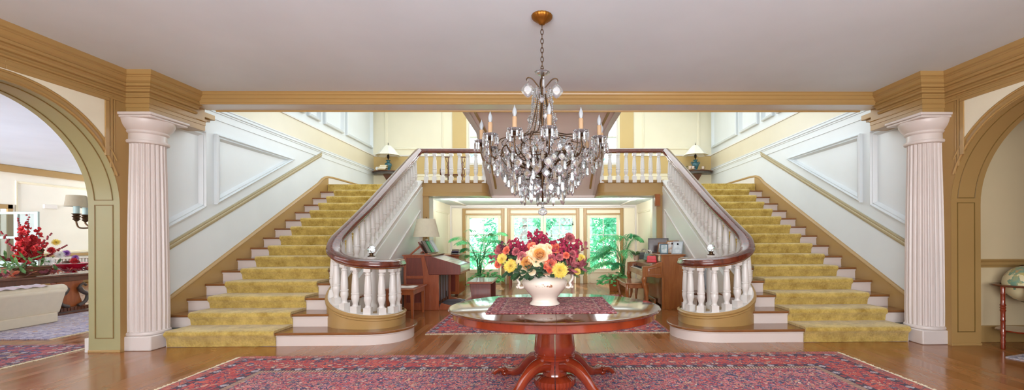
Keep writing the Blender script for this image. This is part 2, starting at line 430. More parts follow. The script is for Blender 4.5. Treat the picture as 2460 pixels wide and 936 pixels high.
def arch_pts(R, n=28, yc=4.15, zc=1.72, a0=0., a1=pi):
    return [(yc + R*cos(a0+(a1-a0)*k/n), zc + R*sin(a0+(a1-a0)*k/n)) for k in range(n+1)]
for s, side in ((-1,'left'), (1,'right')):
    X = lambda v: s*v
    # wall with the arched opening
    poly = [(-2.7,0),(3.05,0),(3.05,1.72)] + arch_pts(1.1)[::-1][1:-1] + [(5.25,1.72),(5.25,0),(5.5,0),(5.5,CZ),(-2.7,CZ)]
    wall = struct(MB(s).prism(poly,'x',4.99,5.35).build('wall_'+side, M['tan'], smooth=20))
    mp = lambda u,v,h: (X(4.99-h), u, v)
    # cream spandrel panels, mouldings round them and the arch bead
    for q in (1,-1):
        a1 = math.acos(.92/1.2); arc = arch_pts(1.2, 14, a0=a1, a1=pi/2)
        pts = [(5.07,2.93)] + [(4.15,2.93)] + arc[::-1]
        pts = [(4.15+q*(y-4.15), z) for y, z in pts]
        MB(s).prism(pts,'x',4.982,4.992).build('spandrel_panel', M['cream'], wall)
        b = MB(s)
        for o, w, d in ((0,.05,.02),(.065,.03,.012),(.11,.02,.006)):
            y0 = 4.15+q*(.92+o)
            b.box(4.99-d, min(y0,y0+q*w), 2.30-o*2, 4.992, max(y0,y0+q*w), 2.93+o)
            b.box(4.99-d, min(4.15, y0+q*w), 2.93+o*.9, 4.992, max(4.15, y0+q*w), 2.93+o*.9+w*.8)
        b.build('panel_molding', M['tan'], wall, bevel=.004)
    b = MB(s); A = arch_pts(1.125, 40, a0=.33, a1=pi-.33)
    b.tube([(4.985,y,z) for y,z in A], .014, 6); b.tube([(4.985,y,z) for y,z in arch_pts(1.19,40,a0=.47,a1=pi-.47)], .012, 6)
    b.build('arch_molding', M['tan'], wall)
    # dark grooves of the arch lining and its jamb panel
    b = MB(s)
    for xx in (5.065, 5.275): b.tube([(xx,y,z) for y,z in arch_pts(1.095,40,a0=.07,a1=pi-.07)], .006, 5)
    for xx in (5.065, 5.275): b.box(xx-.005, 5.243, .17, xx+.005, 5.251, 1.74)
    for zz in (.17, 1.74, 1.80): b.box(5.06, 5.243, zz-.005, 5.28, 5.251, zz+.005)
    b.build('groove_lines', M['olive'], wall)
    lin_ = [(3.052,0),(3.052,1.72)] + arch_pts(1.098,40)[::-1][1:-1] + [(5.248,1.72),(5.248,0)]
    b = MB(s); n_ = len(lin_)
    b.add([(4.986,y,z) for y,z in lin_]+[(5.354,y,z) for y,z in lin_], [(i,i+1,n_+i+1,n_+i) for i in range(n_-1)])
    b.build('arch_lining', M['tan_lit' if s < 0 else 'tan'], wall, smooth=30)  # greenish light from the left room put into the left lining's colour
    if s < 0: MB(s).box(5.355,5.243,0,5.40,5.45,.17).build('baseboard', M['trimw'], wall, bevel=.006)
    MB(s).box(4.985,5.24,0,5.36,5.252,.03).build('plinth_strip', M['tan'], wall, bevel=.004)
    # stair wall and upper wall
    sw = struct(MB(s).box(4.97,5.5,0,5.35,13.1,5.7).build('wall_stair_'+side, M['white']))
    mq = lambda u,v,h: (X(4.97-h), u, v)
    for poly in ([(5.72,1.42),(6.49,1.80),(6.49,2.92),(5.72,2.92)], [(6.70,1.86),(8.78,2.91),(6.70,2.93)],
                 [(9.3,3.93),(9.78,3.93),(9.78,5.3),(9.3,5.3)], [(9.98,3.93),(10.90,3.93),(10.90,5.3),(9.98,5.3)], [(11.08,3.93),(12.72,3.93),(12.72,5.3),(11.08,5.3)],
                 [(7.6,3.93),(9.15,3.93),(9.15,5.3),(7.6,5.3)]):
        MB().frame(poly, mq, .095, .05).build('panel_molding', M['white'], sw)
    # sloping chair rail of the wainscot
    rp = [(0,-.05),(.018,-.05),(.022,-.03),(.03,-.02),(.03,.0),(.022,.012),(.035,.03),(.035,.05),(0,.05)]
    b = MB(); b.sweep([(X(4.97),5.60,1.095),(X(4.97),9.86,3.215)], [(-s*u, w) for u, w in rp]); b.build('sloping_chair_rail', M['rail2'], sw)
    # horizontal architrave, frieze and cap round the stairwell
    ap = [(0,3.15),(.012,3.15),(.012,3.25),(.022,3.255),(.022,3.275),(.035,3.285),(.035,3.30),(.02,3.31),(.02,3.325),(.03,3.335),(.03,3.35),(0,3.35)]
    b = MB(); b.sweep([(X(4.97),6.25,0),(X(4.97),12.86,0),], [(-s*u,w) for u,w in ap]); b.build('architrave_molding', M['white'], sw)
    b = MB(); b.box(X(4.955),6.3,3.35,X(4.972),12.86,3.73); b.build('frieze_board', M['frz'], sw)  # glare on the tan frieze put into its paler colour
    b = MB(); b.sweep([(X(4.97),6.3,0),(X(4.97),12.86,0)], [(-s*u,w) for u,w in ((0,3.73),(.03,3.73),(.03,3.75),(.02,3.765),(0,3.77))]); b.build('frieze_cap', M['trimw'], sw)
    b = MB(); b.box(X(4.94),10.15,2.55,X(4.972),12.86,2.74); b.build('landing_baseboard', M['trimw'], sw, bevel=.008)
    # entablature: cornice along the arch wall, turning out over the column
    cp = [(0,2.965),(.014,2.965),(.014,2.99),(.006,2.995),(.006,3.03),(.028,3.036),(.034,3.05),(.028,3.064),(.016,3.068),(.016,3.09),(.05,3.096),(.056,3.118),(.072,3.128),(.072,3.142),(.105,3.146),(.105,3.175),(.098,3.18),(.125,3.2),(.14,3.235),(.15,3.24),(.15,3.252),(.168,3.262),(.178,3.29),(.178,3.31),(0,3.31)]
    path = [(X(4.99),-2.6,0),(X(4.99),5.33,0),(X(4.71),5.33,0),(X(4.71),6.02,0)]
    struct(MB().sweep(path, [(-s*u if s>0 else u, w) for u,w in cp]).build('trim_cornice_'+side, M['tan'], smooth=20))
    ec = struct(MB(s).box(4.72,5.34,2.845,4.995,6.20,3.30).build('trim_entablature_'+side, M['tan']))
    ep = [(.004,2.846),(.004,2.92),(.012,2.92),(.012,2.965),(.028,2.975),(.028,2.995),(0,2.995)]
    MB().sweep([(X(4.99),5.34,0),(X(4.72),5.34,0),(X(4.72),6.2,0)], [(-s*u if s>0 else u, w) for u,w in ep], pclosed=False).build('architrave_molding', M['tan'], ec)
    MB(s).box(4.80,6.19,3.07,4.972,6.50,3.145).box(4.84,6.19,3.035,4.972,6.46,3.072).box(4.88,6.19,2.99,4.972,6.42,3.037).build('beam_bracket', M['tan'], ec, bevel=.006)

# unseen wall behind the camera; window opening added to let light in
w = struct(MB().box(-5.4,-2.7,0,5.4,-2.6,.5).box(-5.4,-2.7,2.9,5.4,-2.6,CZ).box(-5.4,-2.7,.5,-3.2,-2.6,2.9).box(3.2,-2.7,.5,5.4,-2.6,2.9).build('wall_front', M['cream']))
b = MB()
for x in (-3.2,-1.6,0,1.6,3.2): b.box(x-.03,-2.69,.5,x+.03,-2.63,2.9)
for z in (.5,1.3,2.1,2.9): b.box(-3.2,-2.69,z-.03,3.2,-2.63,z+.03)
struct(b.build('window_5', M['trimw']))

# beam across the room
bm = struct(MB().box(-4.72,5.97,3.15,4.72,6.24,3.32).build('trim_beam', M['trimw']))  # soffit's reflected light put into the colour: white in place of tan
bp = [(0,3.15),(.012,3.15),(.012,3.165),(.02,3.175),(.02,3.215),(.034,3.225),(.034,3.262),(.05,3.275),(.055,3.295),(.07,3.31),(0,3.31)]
MB().sweep([(-4.6,5.97,0),(4.6,5.97,0)], bp, caps=True).build('beam_molding', M['tan'], bm, smooth=20)
MB().sweep([(-4.6,6.24,0),(4.6,6.24,0)], [(-u,w) for u,w in ((0,3.15),(.012,3.13),(.03,3.135),(.03,3.16),(0,3.17))]).build('beam_molding', M['tan'], bm)
struct(MB().box(-5.0,6.14,3.31,5.0,6.24,5.75).build('wall_upper_front', M['white']))

# ------------------------------------------------------------------ landing, its fascia and the flight above
def arc(cx, cy, r, a0, a1, n=8): return [(cx+r*cos(a0+(a1-a0)*k/n), cy+r*sin(a0+(a1-a0)*k/n)) for k in range(n+1)]
L = [(-4.97,10.11),(-2.70,10.11),(-2.70,9.83),(-1.42,9.83)] + arc(-1.42,10.0,.17,-pi/2,0) + [(-1.25,10.42),(1.25,10.42)] + arc(1.42,10.0,.17,pi,1.5*pi) + [(2.70,9.83),(2.70,10.11),(4.97,10.11),(4.97,12.9),(-4.97,12.9)]
ld = struct(MB().prism(L,'z',2.28,2.55).build('floor_landing', M['ceil']))
fp = [(.006,2.275),(.035,2.275),(.035,2.30),(.02,2.33),(.02,2.345),(.006,2.36),(.006,2.555),(.012,2.56),(.03,2.585),(.03,2.60),(.045,2.605),(.045,2.625),(-.12,2.625),(-.12,2.275)]
path = [(-2.72,9.83,0),(-1.42,9.83,0)] + [(x,y,0) for x,y in arc(-1.42,10.0,.17,-pi/2,0)] + [(-1.25,10.42,0)]
MB().sweep(path, fp).build('landing_fascia', M['tan'], ld)
path = [(1.25,10.42,0)] + [(x,y,0) for x,y in arc(1.42,10.0,.17,pi,1.5*pi)] + [(2.72,9.83,0)]
MB().sweep(path, fp).build('landing_fascia', M['tan'], ld)
MB().box(-1.26,10.36,2.275,1.26,10.44,2.44).build('landing_fascia', M['pink'], ld, bevel=.01)
MB().box(-4.935,10.085,2.36,-2.76,10.105,2.576).box(2.76,10.085,2.36,4.935,10.105,2.576).box(-4.935,10.112,2.552,4.935,12.82,2.578).build('landing_carpet', M['carpet'], ld, bevel=.012)
poly = [(10.42,2.30),(8.35,3.37),(6.24,3.37),(6.24,3.62),(8.2,3.75),(10.42,2.62)]
uf = struct(MB().prism(poly,'x',-1.17,1.17).build('floor_upper_flight', M['pink']))
for s in (-1,1):
    MB(s).prism([(10.46,2.28),(8.36,3.335),(6.24,3.335),(6.24,3.85),(8.2,3.95),(10.46,2.85)],'x',1.17,1.27).build('stringer_board', M['trimw'], uf, bevel=.008)
    MB(s).prism([(10.0,2.45),(8.33,3.352),(6.5,3.352),(6.5,3.375),(8.33,3.375),(10.0,2.53)],'x',1.06,1.10).build('soffit_bead', M['tan'], uf)
MB().box(-1.15,6.95,3.345,1.15,7.02,3.372).build('soffit_bead', M['tan'], uf)

# ------------------------------------------------------------------ back wall: garden doors below, windows above
BY = 12.75
op = [(-2.25,-1.25),(-.95,.93),(1.27,2.22)]
b = MB(); xs = [-2.75] + [v for o in op for v in o] + [2.75]
for i in range(0, len(xs), 2): b.box(xs[i],BY,0,xs[i+1],BY+.2,1.99)
b.box(-2.75,BY,1.99,2.75,BY+.2,2.4)
wb = struct(b.build('wall_back', M['cream']))
for x0, x1 in op:
    c = MB()
    for a, q in ((x0-.11,x0-.015),(x1+.015,x1+.11)):
        c.box(a,BY-.035,0,q,BY+.01,2.19); c.box(a+.02,BY-.05,.22,q-.02,BY-.03,2.17)
        c.box(a-.012,BY-.05,0,q+.012,BY+.01,.22)
    c.box(x0-.016,BY-.033,1.995,x1+.016,BY+.008,2.045); c.box(x0-.016,BY-.033,2.135,x1+.016,BY+.008,2.188)
    c.build('door_casing', M['tan'], wb, bevel=.006)
    c = MB(); c.box(x0,BY-.012,2.045,x1,BY+.005,2.135); c.build('transom_panel', M['cream'], wb)
c = MB(); c.box(-2.75,BY-.05,2.19,2.75,BY+.01,2.225); c.box(-2.75,BY-.07,2.225,2.75,BY+.01,2.285); c.build('wall_cornice', M['trimw'], wb, bevel=.008)
def door_leaf(n, x0, x1, rows=3):
    b = MB(); y0, y1 = BY+.03, BY+.08; sx = .075
    b.box(x0,y0,.0,x0+sx,y1,1.985).box(x1-sx,y0,0,x1,y1,1.985).box(x0+sx,y0+.001,1.905,x1-sx,y1-.001,1.985).box(x0+sx,y0+.001,.30,x1-sx,y1-.001,.42).box(x0+sx,y0+.001,0,x1-sx,y1-.001,.14)
    b.box(x0+sx,y0+.02,.14,x1-sx,y1-.01,.30)
    d = struct(b.build('door_%d' % n, M['door'], bevel=.006))
    m = MB(); xc = (x0+x1)/2; m.box(xc-.011,y0+.008,.42,xc+.011,y1-.008,1.905)
    for k in range(1, rows): z = .42+(1.905-.42)*k/rows; m.box(x0+sx,y0+.008,z-.011,x1-sx,y1-.008,z+.011)
    m.build('muntin', M['trimw'], d)
    MB().box(x0+sx,y0+.022,.42,x1-sx,y0+.028,1.905).build('glass_pane', M['pane'], d)
    return d
door_leaf(1,-2.24,-1.26); door_leaf(2,-.94,-.015); door_leaf(3,-.005,.92); door_leaf(4,1.28,2.21)
h = MB().box(-.03,BY+.0,.85,-.005,BY+.03,1.05).lathe([(.008,0),(.02,.01),(.02,.03)],10,(-.045,BY+.01,.96)).build('door_handle', M['brass'], bpy.data.objects['door_2'])
MB().box(.84,BY+.01,1.72,.86,BY+.035,1.8).box(.83,BY+.0,1.70,.87,BY+.03,1.73).build('door_latch', M['iron'], bpy.data.objects['door_3'])
for s, side in ((-1,'left'),(1,'right')):
    X = lambda v: s*v
    sw = struct(MB(s).box(2.70,10.3,0,2.80,12.76,2.3).build('wall_back_'+side, M['cream']))
    for y0, y1 in ((10.9,12.5),):
        MB().frame([(y0,.35),(y1,.35),(y1,2.05),(y0,2.05)], lambda u,v,h: (X(2.70-h),u,v), .06,.016).build('panel_molding', M['cream'], sw)
    MB(s).box(2.66,12.66,0,2.71,12.76,2.25).build('corner_bead', M['trimw'], sw)
    MB(s).box(2.68,10.35,0,2.71,12.7,.16).build('baseboard', M['cream'], sw)
    pj = struct(MB(s).box(2.585,9.88,0,2.72,10.32,2.28).build('trim_portal_'+side, M['trimw'], bevel=.006))
    MB(s).box(2.56,9.82,0,2.715,9.885,2.28).build('pilaster', M['tan'], pj, bevel=.006)
    MB(s).box(2.2,10.6,2.25,2.26,12.5,2.283).build('ceiling_bead', M['trimw'], ld)
# upper back wall with two windows
b = MB(); UY = 12.86
b.box(-5.0,UY,2.5,5.0,UY+.2,3.5).box(-5,UY,5.2,5,UY+.2,5.75)
for x0, x1 in ((-5,-2.2),(-1.2,1.2),(2.2,5)): b.box(x0,UY,3.5,x1,UY+.2,5.2)
wu = struct(b.build('wall_back_upper', M['cream']))
for s in (-1,1):
    MB(s).box(2.26,UY-.03,2.56,2.66,UY+.01,5.7).build('window_pilaster', M['yellow'], wu)
    MB(s).box(2.66,UY-.012,3.22,4.96,UY+.005,3.72).build('frieze_board', M['yellow'], wu)
    MB(s).box(1.1,UY-.012,3.16,2.26,UY+.005,3.42).build('frieze_board', M['yellow'], wu)
    MB(s).box(2.66,UY-.03,3.72,4.96,UY+.005,3.765).build('frieze_cap', M['trimw'], wu, bevel=.006)
    MB(s).box(2.66,UY-.03,2.56,4.96,UY+.005,2.74).build('landing_baseboard', M['trimw'], wu, bevel=.006)
    MB().frame([(s*2.92,3.93),(s*4.62,3.93),(s*4.62,5.4),(s*2.92,5.4)], lambda u,v,h: (u,UY-h,v), .07,.02).build('panel_molding', M['cream'], wu)
    MB().frame([(s*2.98,2.80),(s*3.75,2.80),(s*3.75,3.15),(s*2.98,3.15)], lambda u,v,h: (u,UY-h,v), .03,.01).build('panel_molding', M['cream'], wu)
    b = MB(s); 
    for x in (1.2,2.15): b.box(x,UY+.02,3.5,x+.05,UY+.08,5.2)
    for z in (3.5,4.28,5.149): b.box(1.201,UY+.022,z,2.199,UY+.078,z+.05)
    b.box(1.15,UY-.06,3.46,2.25,UY+.04,3.5).box(1.66,UY+.03,3.5,1.69,UY+.07,5.2)
    wn = struct(b.build('window_%d' % (1 if s<0 else 2), M['trimw'], bevel=.005))
    MB(s).box(1.2,UY+.045,3.5,2.2,UY+.05,5.2).build('glass_pane', M['pane'], wn)

# ------------------------------------------------------------------ side rooms
# right: wall facing the arch
wr = struct(MB().box(5.30,5.42,0,10.2,5.55,CZ).build('wall_right_room', M['shadec']))  # shade of the right room put into the cream wall's colour
MB().box(5.3,5.395,0,10.2,5.425,.21).build('baseboard', M['tan'], wr, bevel=.008)
MB().sweep([(5.3,5.42,0),(10.2,5.42,0)], [(0,.94),(.02,.94),(.025,.965),(.035,.975),(.035,1.0),(.025,1.01),(.045,1.03),(.045,1.045),(0,1.045)]).build('chair_rail', M['tan'], wr)
struct(MB().box(10.1,-2.7,0,10.2,5.5,CZ).build('wall_right_end', M['cream']))
struct(MB().box(5.3,-2.7,0,10.2,-2.6,CZ).build('wall_right_front', M['cream']))
# left: far wall with a doorway, wall behind and a chimney return
wl = struct(MB().box(-14.35,11.78,0,-14.2,14.2,CZ).box(-14.35,-2.7,0,-14.2,9.9,CZ).box(-14.35,9.9,2.15,-14.2,11.78,CZ).build('wall_left_room', M['lwall']))
ml = lambda u,v,h: (-14.2+h,u,v)
MB().frame([(11.98,.95),(13.95,.95),(13.95,2.92),(11.98,2.92)], ml, .07,.02).build('panel_molding', M['cream'], wl)
MB().box(-14.2,11.78,0,-14.16,11.9,2.27).box(-14.2,9.78,0,-14.16,9.9,2.27).box(-14.2,9.78,2.15,-14.16,11.9,2.27).build('door_casing', M['tan'], wl, bevel=.01)
MB().box(-14.2,-2.6,3.12,-14.08,14.2,CZ).box(-14.2,-2.6,.84,-14.16,9.78,.93).box(-14.2,11.9,.84,-14.16,14.2,.93).box(-14.2,11.9,0,-14.17,14.2,.2).build('wall_molding', M['tan'], wl, bevel=.02)
struct(MB().box(-16,14.1,0,-5.2,14.2,CZ).build('wall_left_back', M['lwall']))
struct(MB().box(-6.62,6.55,0,-5.35,6.75,CZ).box(-6.62,6.75,0,-6.5,14.1,CZ).build('wall_chimney', M['lwall']))
struct(MB().box(-16,-2.7,0,-14.2,-2.6,CZ).box(-7.5,-2.7,0,-5.3,-2.6,CZ).box(-14.2,-2.7,0,-7.5,-2.6,.5).box(-14.2,-2.7,2.9,-7.5,-2.6,CZ).build('wall_left_front', M['cream']))
struct(MB().box(-16,9.5,0,-15.9,14.2,CZ).build('wall_passage', M['cream']))
# glazed door leaf standing open from the doorway
b = MB(); y0, y1 = 11.45, 11.5
for x in (-14.15,-13.62,-13.11): b.box(x,y0,.05,x+.10,y1,2.06)
for z in (.05,.72,1.36,1.99): b.box(-14.14,y0+.002,z+.001,-13.02,y1-.002,z+.069)
b.box(-14.15,y0+.015,.1,-13.01,y1-.015,.7)
dl = struct(b.build('door_5', simple('door_blue_grey','9db0ac',.4), bevel=.006))
MB().box(-14.1,y0+.022,.75,-13.05,y0+.027,2.0).build('glass_pane', M['pane'], dl)
# radiator-like slatted grille below the chair rail
b = MB()
for k in range(22): b.box(-14.155,11.95+k*.09,.25,-14.08,12.01+k*.09,.78)
b.box(-14.158,11.92,.76,-14.06,13.95,.81)
rg = b.build('radiator', M['trimw'], bevel=.01); tag(rg, 'white ribbed radiator under the chair rail in the left-hand room', 'radiator')
t = MB().box(-14.2,12.62,2.22,-14.15,12.95,2.34).build('wall_thermostat', M['trimw'], bevel=.008); tag(t, 'small white box fixed high on the cream wall of the left-hand room', 'thermostat')
R_, G_, Y0 = .17, .3294, 5.49
XW, XI = 4.953, 2.74
def ny(i): return Y0 + (i-1)*G_
SIDE = {-1: 'left', 1: 'right'}
HOOK = [(-2.77,9.80,2.62),(-2.77,9.0,2.207),(-2.77,8.0,1.691),(-2.77,7.3,1.33),(-2.78,6.95,1.145),(-2.81,6.65,.975),(-2.86,6.38,.80),(-2.875,6.15,.66),(-2.82,5.95,.535),(-2.69,5.82,.445),(-2.52,5.745,.39),(-2.34,5.715,.36),(-2.17,5.73,.345),(-2.05,5.81,.34),(-1.995,5.94,.34),(-2.0,6.10,.34)]
def rounded(w, h, r=.35):
    return [(-w,.0),(-w*.82,-.012),(w*.82,-.012),(w,.0),(w*1.02,h*.35),(w*.86,h*.55),(w*.9,h*.75),(w*.55,h*.97),(0,h*1.05),(-w*.55,h*.97),(-w*.9,h*.75),(-w*.86,h*.55),(-w*1.02,h*.35)]
def baluster_mesh(name, mat, parent, h=.60):
    b = MB(); q = .047
    b.box(-q,-q,-.06,q,q,.085); b.box(-.042,-.042,h-.05,.042,.042,h+.03)
    pr = [(.032,.085),(.026,.098),(.0235,.118),(.029,.145),(.0365,.18),(.038,.205),(.034,.232),(.0335,.236),(.038,.241),(.038,.256),(.0335,.261),(.0345,.275),(.0345,.31),(.0325,.37),(.029,.44),(.0245,.50),(.0235,.505),(.029,.511),(.029,.521),(.0225,.527),(.0235,.54),(.030,h-.05)]
    b.lathe([(r*1.36,z) for r,z in pr], 14, caps=False)
    return b.build(name, mat, parent, smooth=50)

for s in (-1, 1):
    nm = SIDE[s]; where = 'left' if s < 0 else 'right'
    base = Vector((s*3.85, 5.49, 0))
    st = thing('staircase', 'staircase with white risers along the %s wall, curled bottom step near the %s' % (nm, 'organ' if s<0 else 'piano'), 'staircase', base, 'twin staircases of the hall')
    # curtail step outline
    c1 = [(-4.66,5.455),(-2.45,5.455)] + [(p.x,p.y) for p in crom([(-2.45,5.455,0),(-2.15,5.465,0),(-1.90,5.56,0),(-1.755,5.76,0),(-1.725,6.0,0),(-1.79,6.25,0),(-1.95,6.42,0),(-2.2,6.50,0)],4)[1:]] + [(-2.74,6.5),(-2.74,5.86),(-4.66,5.86)]
    def inset(poly, d):   # shrink towards the middle of the step
        cx, cy = -2.6, 5.99
        return [(x + (d if x < cx else -d)*(0 if x < -4.6 else 1), y + (d if y < cy else -d)) for x, y in poly]
    mx = 1 if s < 0 else -1
    MB(mx).prism(c1,'z',.138,.17).build('tread', M['tread'], st, bevel=.01, seg=3)
    MB(mx).prism(inset(c1,.035),'z',.0,.14).build('riser', M['riser'], st)
    MB(mx).prism(inset(c1,.022),'z',.118,.138).build('nosing_molding', M['riser'], st, bevel=.006)
    for i in range(2, 15):
        y = ny(i); xi = 2.62 if i < 4 else XI
        MB(s).box(xi,y-.005,i*R_-.032,XW,y+G_+.03,i*R_).build('tread', M['tread'], st, bevel=.009, seg=3)
    for i in range(2, 15):
        y = ny(i); xi = 2.62 if i < 4 else XI
        b = MB(s).box(xi,y+.028,(i-1)*R_,XW,y+.05,i*R_-.03); b.box(xi,y+.014,i*R_-.05,XW,y+.03,i*R_-.031); b.build('riser', M['riser'], st)
    # wall stringer
    zt = lambda y: .17+(y-Y0)*(R_/G_)
    pol = [(5.52,.0),(5.52,zt(5.52)+.15),(9.75,zt(9.75)+.17),(9.95,2.665),(10.12,2.735),(10.148,2.737),(10.148,2.5),(10.1,2.38)]
    MB(s).prism(pol,'x',4.94,4.968).build('wall_stringer', M['tan'], st, bevel=.006)
    cap = crom([(5.52,zt(5.52)+.15,0),(9.70,zt(9.70)+.17,0),(9.93,2.65,0),(10.10,2.725,0),(10.5,2.735,0),(11.6,2.74,0)],1)
    cap = [(5.52,zt(5.52)+.15),(7.5,zt(7.5)+.158),(9.70,zt(9.70)+.17),(9.88,2.635),(10.0,2.69),(10.14,2.725),(10.4,2.74),(12.8,2.74)]
    MB().sweep([(s*4.95,y,z) for y,z in cap], [(-s*u,w) for u,w in ((-.018,0),(.012,0),(.022,.012),(.016,.03),(.006,.045),(-.018,.05))]).build('stringer_cap', M['tan'], st)
    # inner wall under the flight with its sloping panel
    pol = [(6.45,0),(9.86,0),(9.86,2.5),(7.0,1.03),(6.45,.75)]
    sp = MB(s).prism(pol,'x',2.69,2.76).build('side_wall', M['under'], st)
    MB().frame([(7.45,.25),(9.6,.25),(9.6,1.95),(7.45,.85)], lambda u,v,h: (s*(2.69-h),u,v), .07,.02).build('panel_molding', M['trimw'], sp)
    # curb under the balusters: straight white part and the curled tan drum
    P = crom(HOOK, 5)
    P = [Vector((-s*p.x, p.y, p.z)) if s > 0 else p for p in P]   # HOOK has negative x
    if s > 0: P = [Vector((abs(p.x), p.y, p.z)) for p in P]
    hi = [p for p in P if p.y > 6.55][:]; n_hi = len([p for p in P if p.z > .9])
    hi, lo = P[:n_hi], P[n_hi-1:]
    q = -s   # lateral to the hall axis when walking down: right of travel is -x for travel -y
    cp = [(-.085,-.20),(.06,-.20),(.06,-.12),(.072,-.11),(.072,-.05),(.09,-.04),(.095,-.015),(.085,0),(-.085,0)]
    # travelling down (-y): right = -x. the hall side is +x for the left stair
    MB().sweep(hi, [(s*u if True else u, w) for u,w in cp]).build('stringer_curb', M['trimw'], st)
    b = MB()
    # drum: vertical wall following the hook from the step up to the curb
    vs = []; fs = []; n = len(lo)
    for i, p in enumerate(lo):
        a = lo[max(i-1,0)]; c = lo[min(i+1,n-1)]
        t = Vector((c.x-a.x,c.y-a.y,0)).normalized(); lat = Vector((t.y,-t.x,0))*(-s)
        # lat points to the outside of the curl
        o, inn = p+lat*.085, p-lat*.085
        zb = .165 if p.z < .7 else max(.165, p.z-.5)
        for k, z in ((o,zb),(o,p.z-.01),(inn,p.z-.01),(inn,zb)): vs.append((k.x,k.y,z))
    for i in range(n-1):
        for k in range(4):
            k2 = (k+1) % 4; fs.append((i*4+k,(i+1)*4+k,(i+1)*4+k2,i*4+k2))
    fs += [(0,1,2,3), ((n-1)*4+3,(n-1)*4+2,(n-1)*4+1,(n-1)*4)]
    b.add(vs, fs)
    b.lathe([(.33,.165),(.33,.325)],32,(s*2.33,6.08,0))
    b.lathe([(.415,.165),(.415,.30),(.43,.31),(.43,.325),(.40,.335),(.40,.345)],40,(s*2.33,6.08,0), a0=(-.15 if s<0 else pi+.15), a1=(.9 if s<0 else pi-.9))
    b.build('newel_drum', M['tan'], st, smooth=30)
    dp = [(-.05,-.075),(.09,-.075),(.10,-.065),(.10,-.05),(.092,-.045),(.105,-.03),(.105,-.018),(.09,-.01),(.085,0),(-.08,0)]
    MB().sweep(lo, [(-s*u, w) for u,w in dp]).build('drum_molding', M['tan'], st, smooth=30)
    MB().sweep(lo, [(-s*u, w) for u,w in ((-.065,-.01),(.07,-.01),(.07,.004),(-.065,.004))]).build('baluster_seat', M['trimw'], st)
    # ---------------- railing
    rl = thing('stair_railing', 'curling mahogany handrail on white balusters with crystal newel ball, %s staircase' % nm, 'railing', (P[-1].x, P[-1].y, .34), 'railings of the twin staircases')
    HR = .62
    rp = [Vector((p.x,p.y,p.z+HR)) for p in P]
    t = (rp[-1]-rp[-2]).normalized(); rp.append(rp[-1] + Vector((t.x,t.y,0)).normalized()*.07)
    MB().sweep(rp, [(u,w) for u,w in rounded(.09,.092)]).build('handrail', M['rail'], rl, smooth=60)
    MB().sweep(rp[n_hi:], [(u,w) for u,w in ((-.05,-.03),(.05,-.03),(.055,0),(-.055,0))]).build('rail_fillet', M['tread'], rl)
    first = None
    pts = resample(P[::-1], .168, .04)
    for (p, a) in pts[:-1]:
        if first is None:
            first = baluster_mesh('baluster', M['trimw'], rl); first.data.transform(Matrix.Identity(4))
            # mesh is built about the origin; move it by location only
            first.data.transform(Matrix.Translation(ORG[rl]))
            first.location = p - ORG[rl]; first.rotation_euler = (0,0,a)
        else: dupe(first, p - ORG[rl], rl, a)
    nc = (s*2.385, 6.14, 0)
    nw = MB().lathe([(.075,.325),(.075,.40),(.06,.42),(.058,.44),(.066,.60),(.062,.95),(.056,1.06),(.07,1.045),(.07,1.07),(.05,1.082)],24,nc).build('newel_post', M['trimw'], rl, smooth=40)
    MB().lathe([(.05,1.08),(.05,1.09),(.028,1.098),(.024,1.118),(.034,1.126),(.034,1.134)],20,nc).build('finial_base', M['brass'], nw)
    MB().ball((nc[0],nc[1],1.183), .06, 12, 7, sz=.85).build('crystal_finial', M['cry'], nw, shade=False)
    MB().box(s*2.44-.03,6.1,1.02,s*2.02,6.16,1.04).build('newel_strap', M['iron'], rl)
    # ---------------- landing railing
    lp = [(-2.74,9.83,2.625),(-1.42,9.83,2.625)] + [(x,y,2.625) for x,y in arc(-1.42,10.0,.17,-pi/2,0)] + [(-1.25,10.35,2.625)]
    lp = [Vector((x if s < 0 else -x, y, z)) for x,y,z in lp]
    lr = thing('landing_railing', 'white landing balustrade with mahogany rail, %s of the chandelier' % nm, 'railing', lp[0], 'landing balustrades')
    MB().sweep([p+Vector((0,0,HR)) for p in lp], rounded(.072,.09)).build('handrail', M['rail'], lr, smooth=60)
    first = None
    for (p, a) in resample(lp, .184, .13):
        if first is None:
            first = baluster_mesh('baluster', M['trimw'], lr); first.data.transform(Matrix.Translation(ORG[lr])); first.location = p - ORG[lr]
        else: dupe(first, p - ORG[lr], lr)
    # ---------------- stair runner
    T = .032; ln = []
    for i in range(1, 15):
        y, z = ny(i)-(.035 if i == 1 else 0), i*R_
        ln += [(y+.02,(i-1)*R_+(.004 if i == 1 else T)), (y+.006,z-.06), (y-.022,z-.035), (y-.032,z-.008), (y-.026,z+.014), (y-.004,z+T)]
    ln += [(ny(15)-.02, 14*R_+T), (ny(15)-.02,14*R_+.004)]
    low = []
    for i in range(14, 0, -1):
        y, z = ny(i)-(.035 if i == 1 else 0), i*R_
        low += [(y+.03,z+.002),(y-.007,z+.002),(y-.007,z-.033),(y+.026,z-.035)]
        if i > 1: low += [(y+.026,(i-1)*R_+.002)]
    low += [(Y0-.008,.004)]
    b = MB(s); n = len(ln)
    rr = random.Random(5)
    # top surface in slices so that the pile can wave a little
    xs = [3.305 + (4.635-3.305)*k/10 for k in range(11)]
    vs = []
    for x in xs:
        for y, z in ln: vs.append((x+rr.uniform(-.004,.004), y+rr.uniform(-.004,.004), z+rr.uniform(-.002,.003)))
    fs = [(k*n+j,(k+1)*n+j,(k+1)*n+j+1,k*n+j+1) for k in range(10) for j in range(n-1)]
    b.add(vs, fs)
    ring = ln + low
    for x, fl in ((xs[0],0),(xs[-1],1)):
        b.add([(x,y,z) for y,z in ring], [tuple(range(len(ring)))[::-1] if fl else tuple(range(len(ring)))])
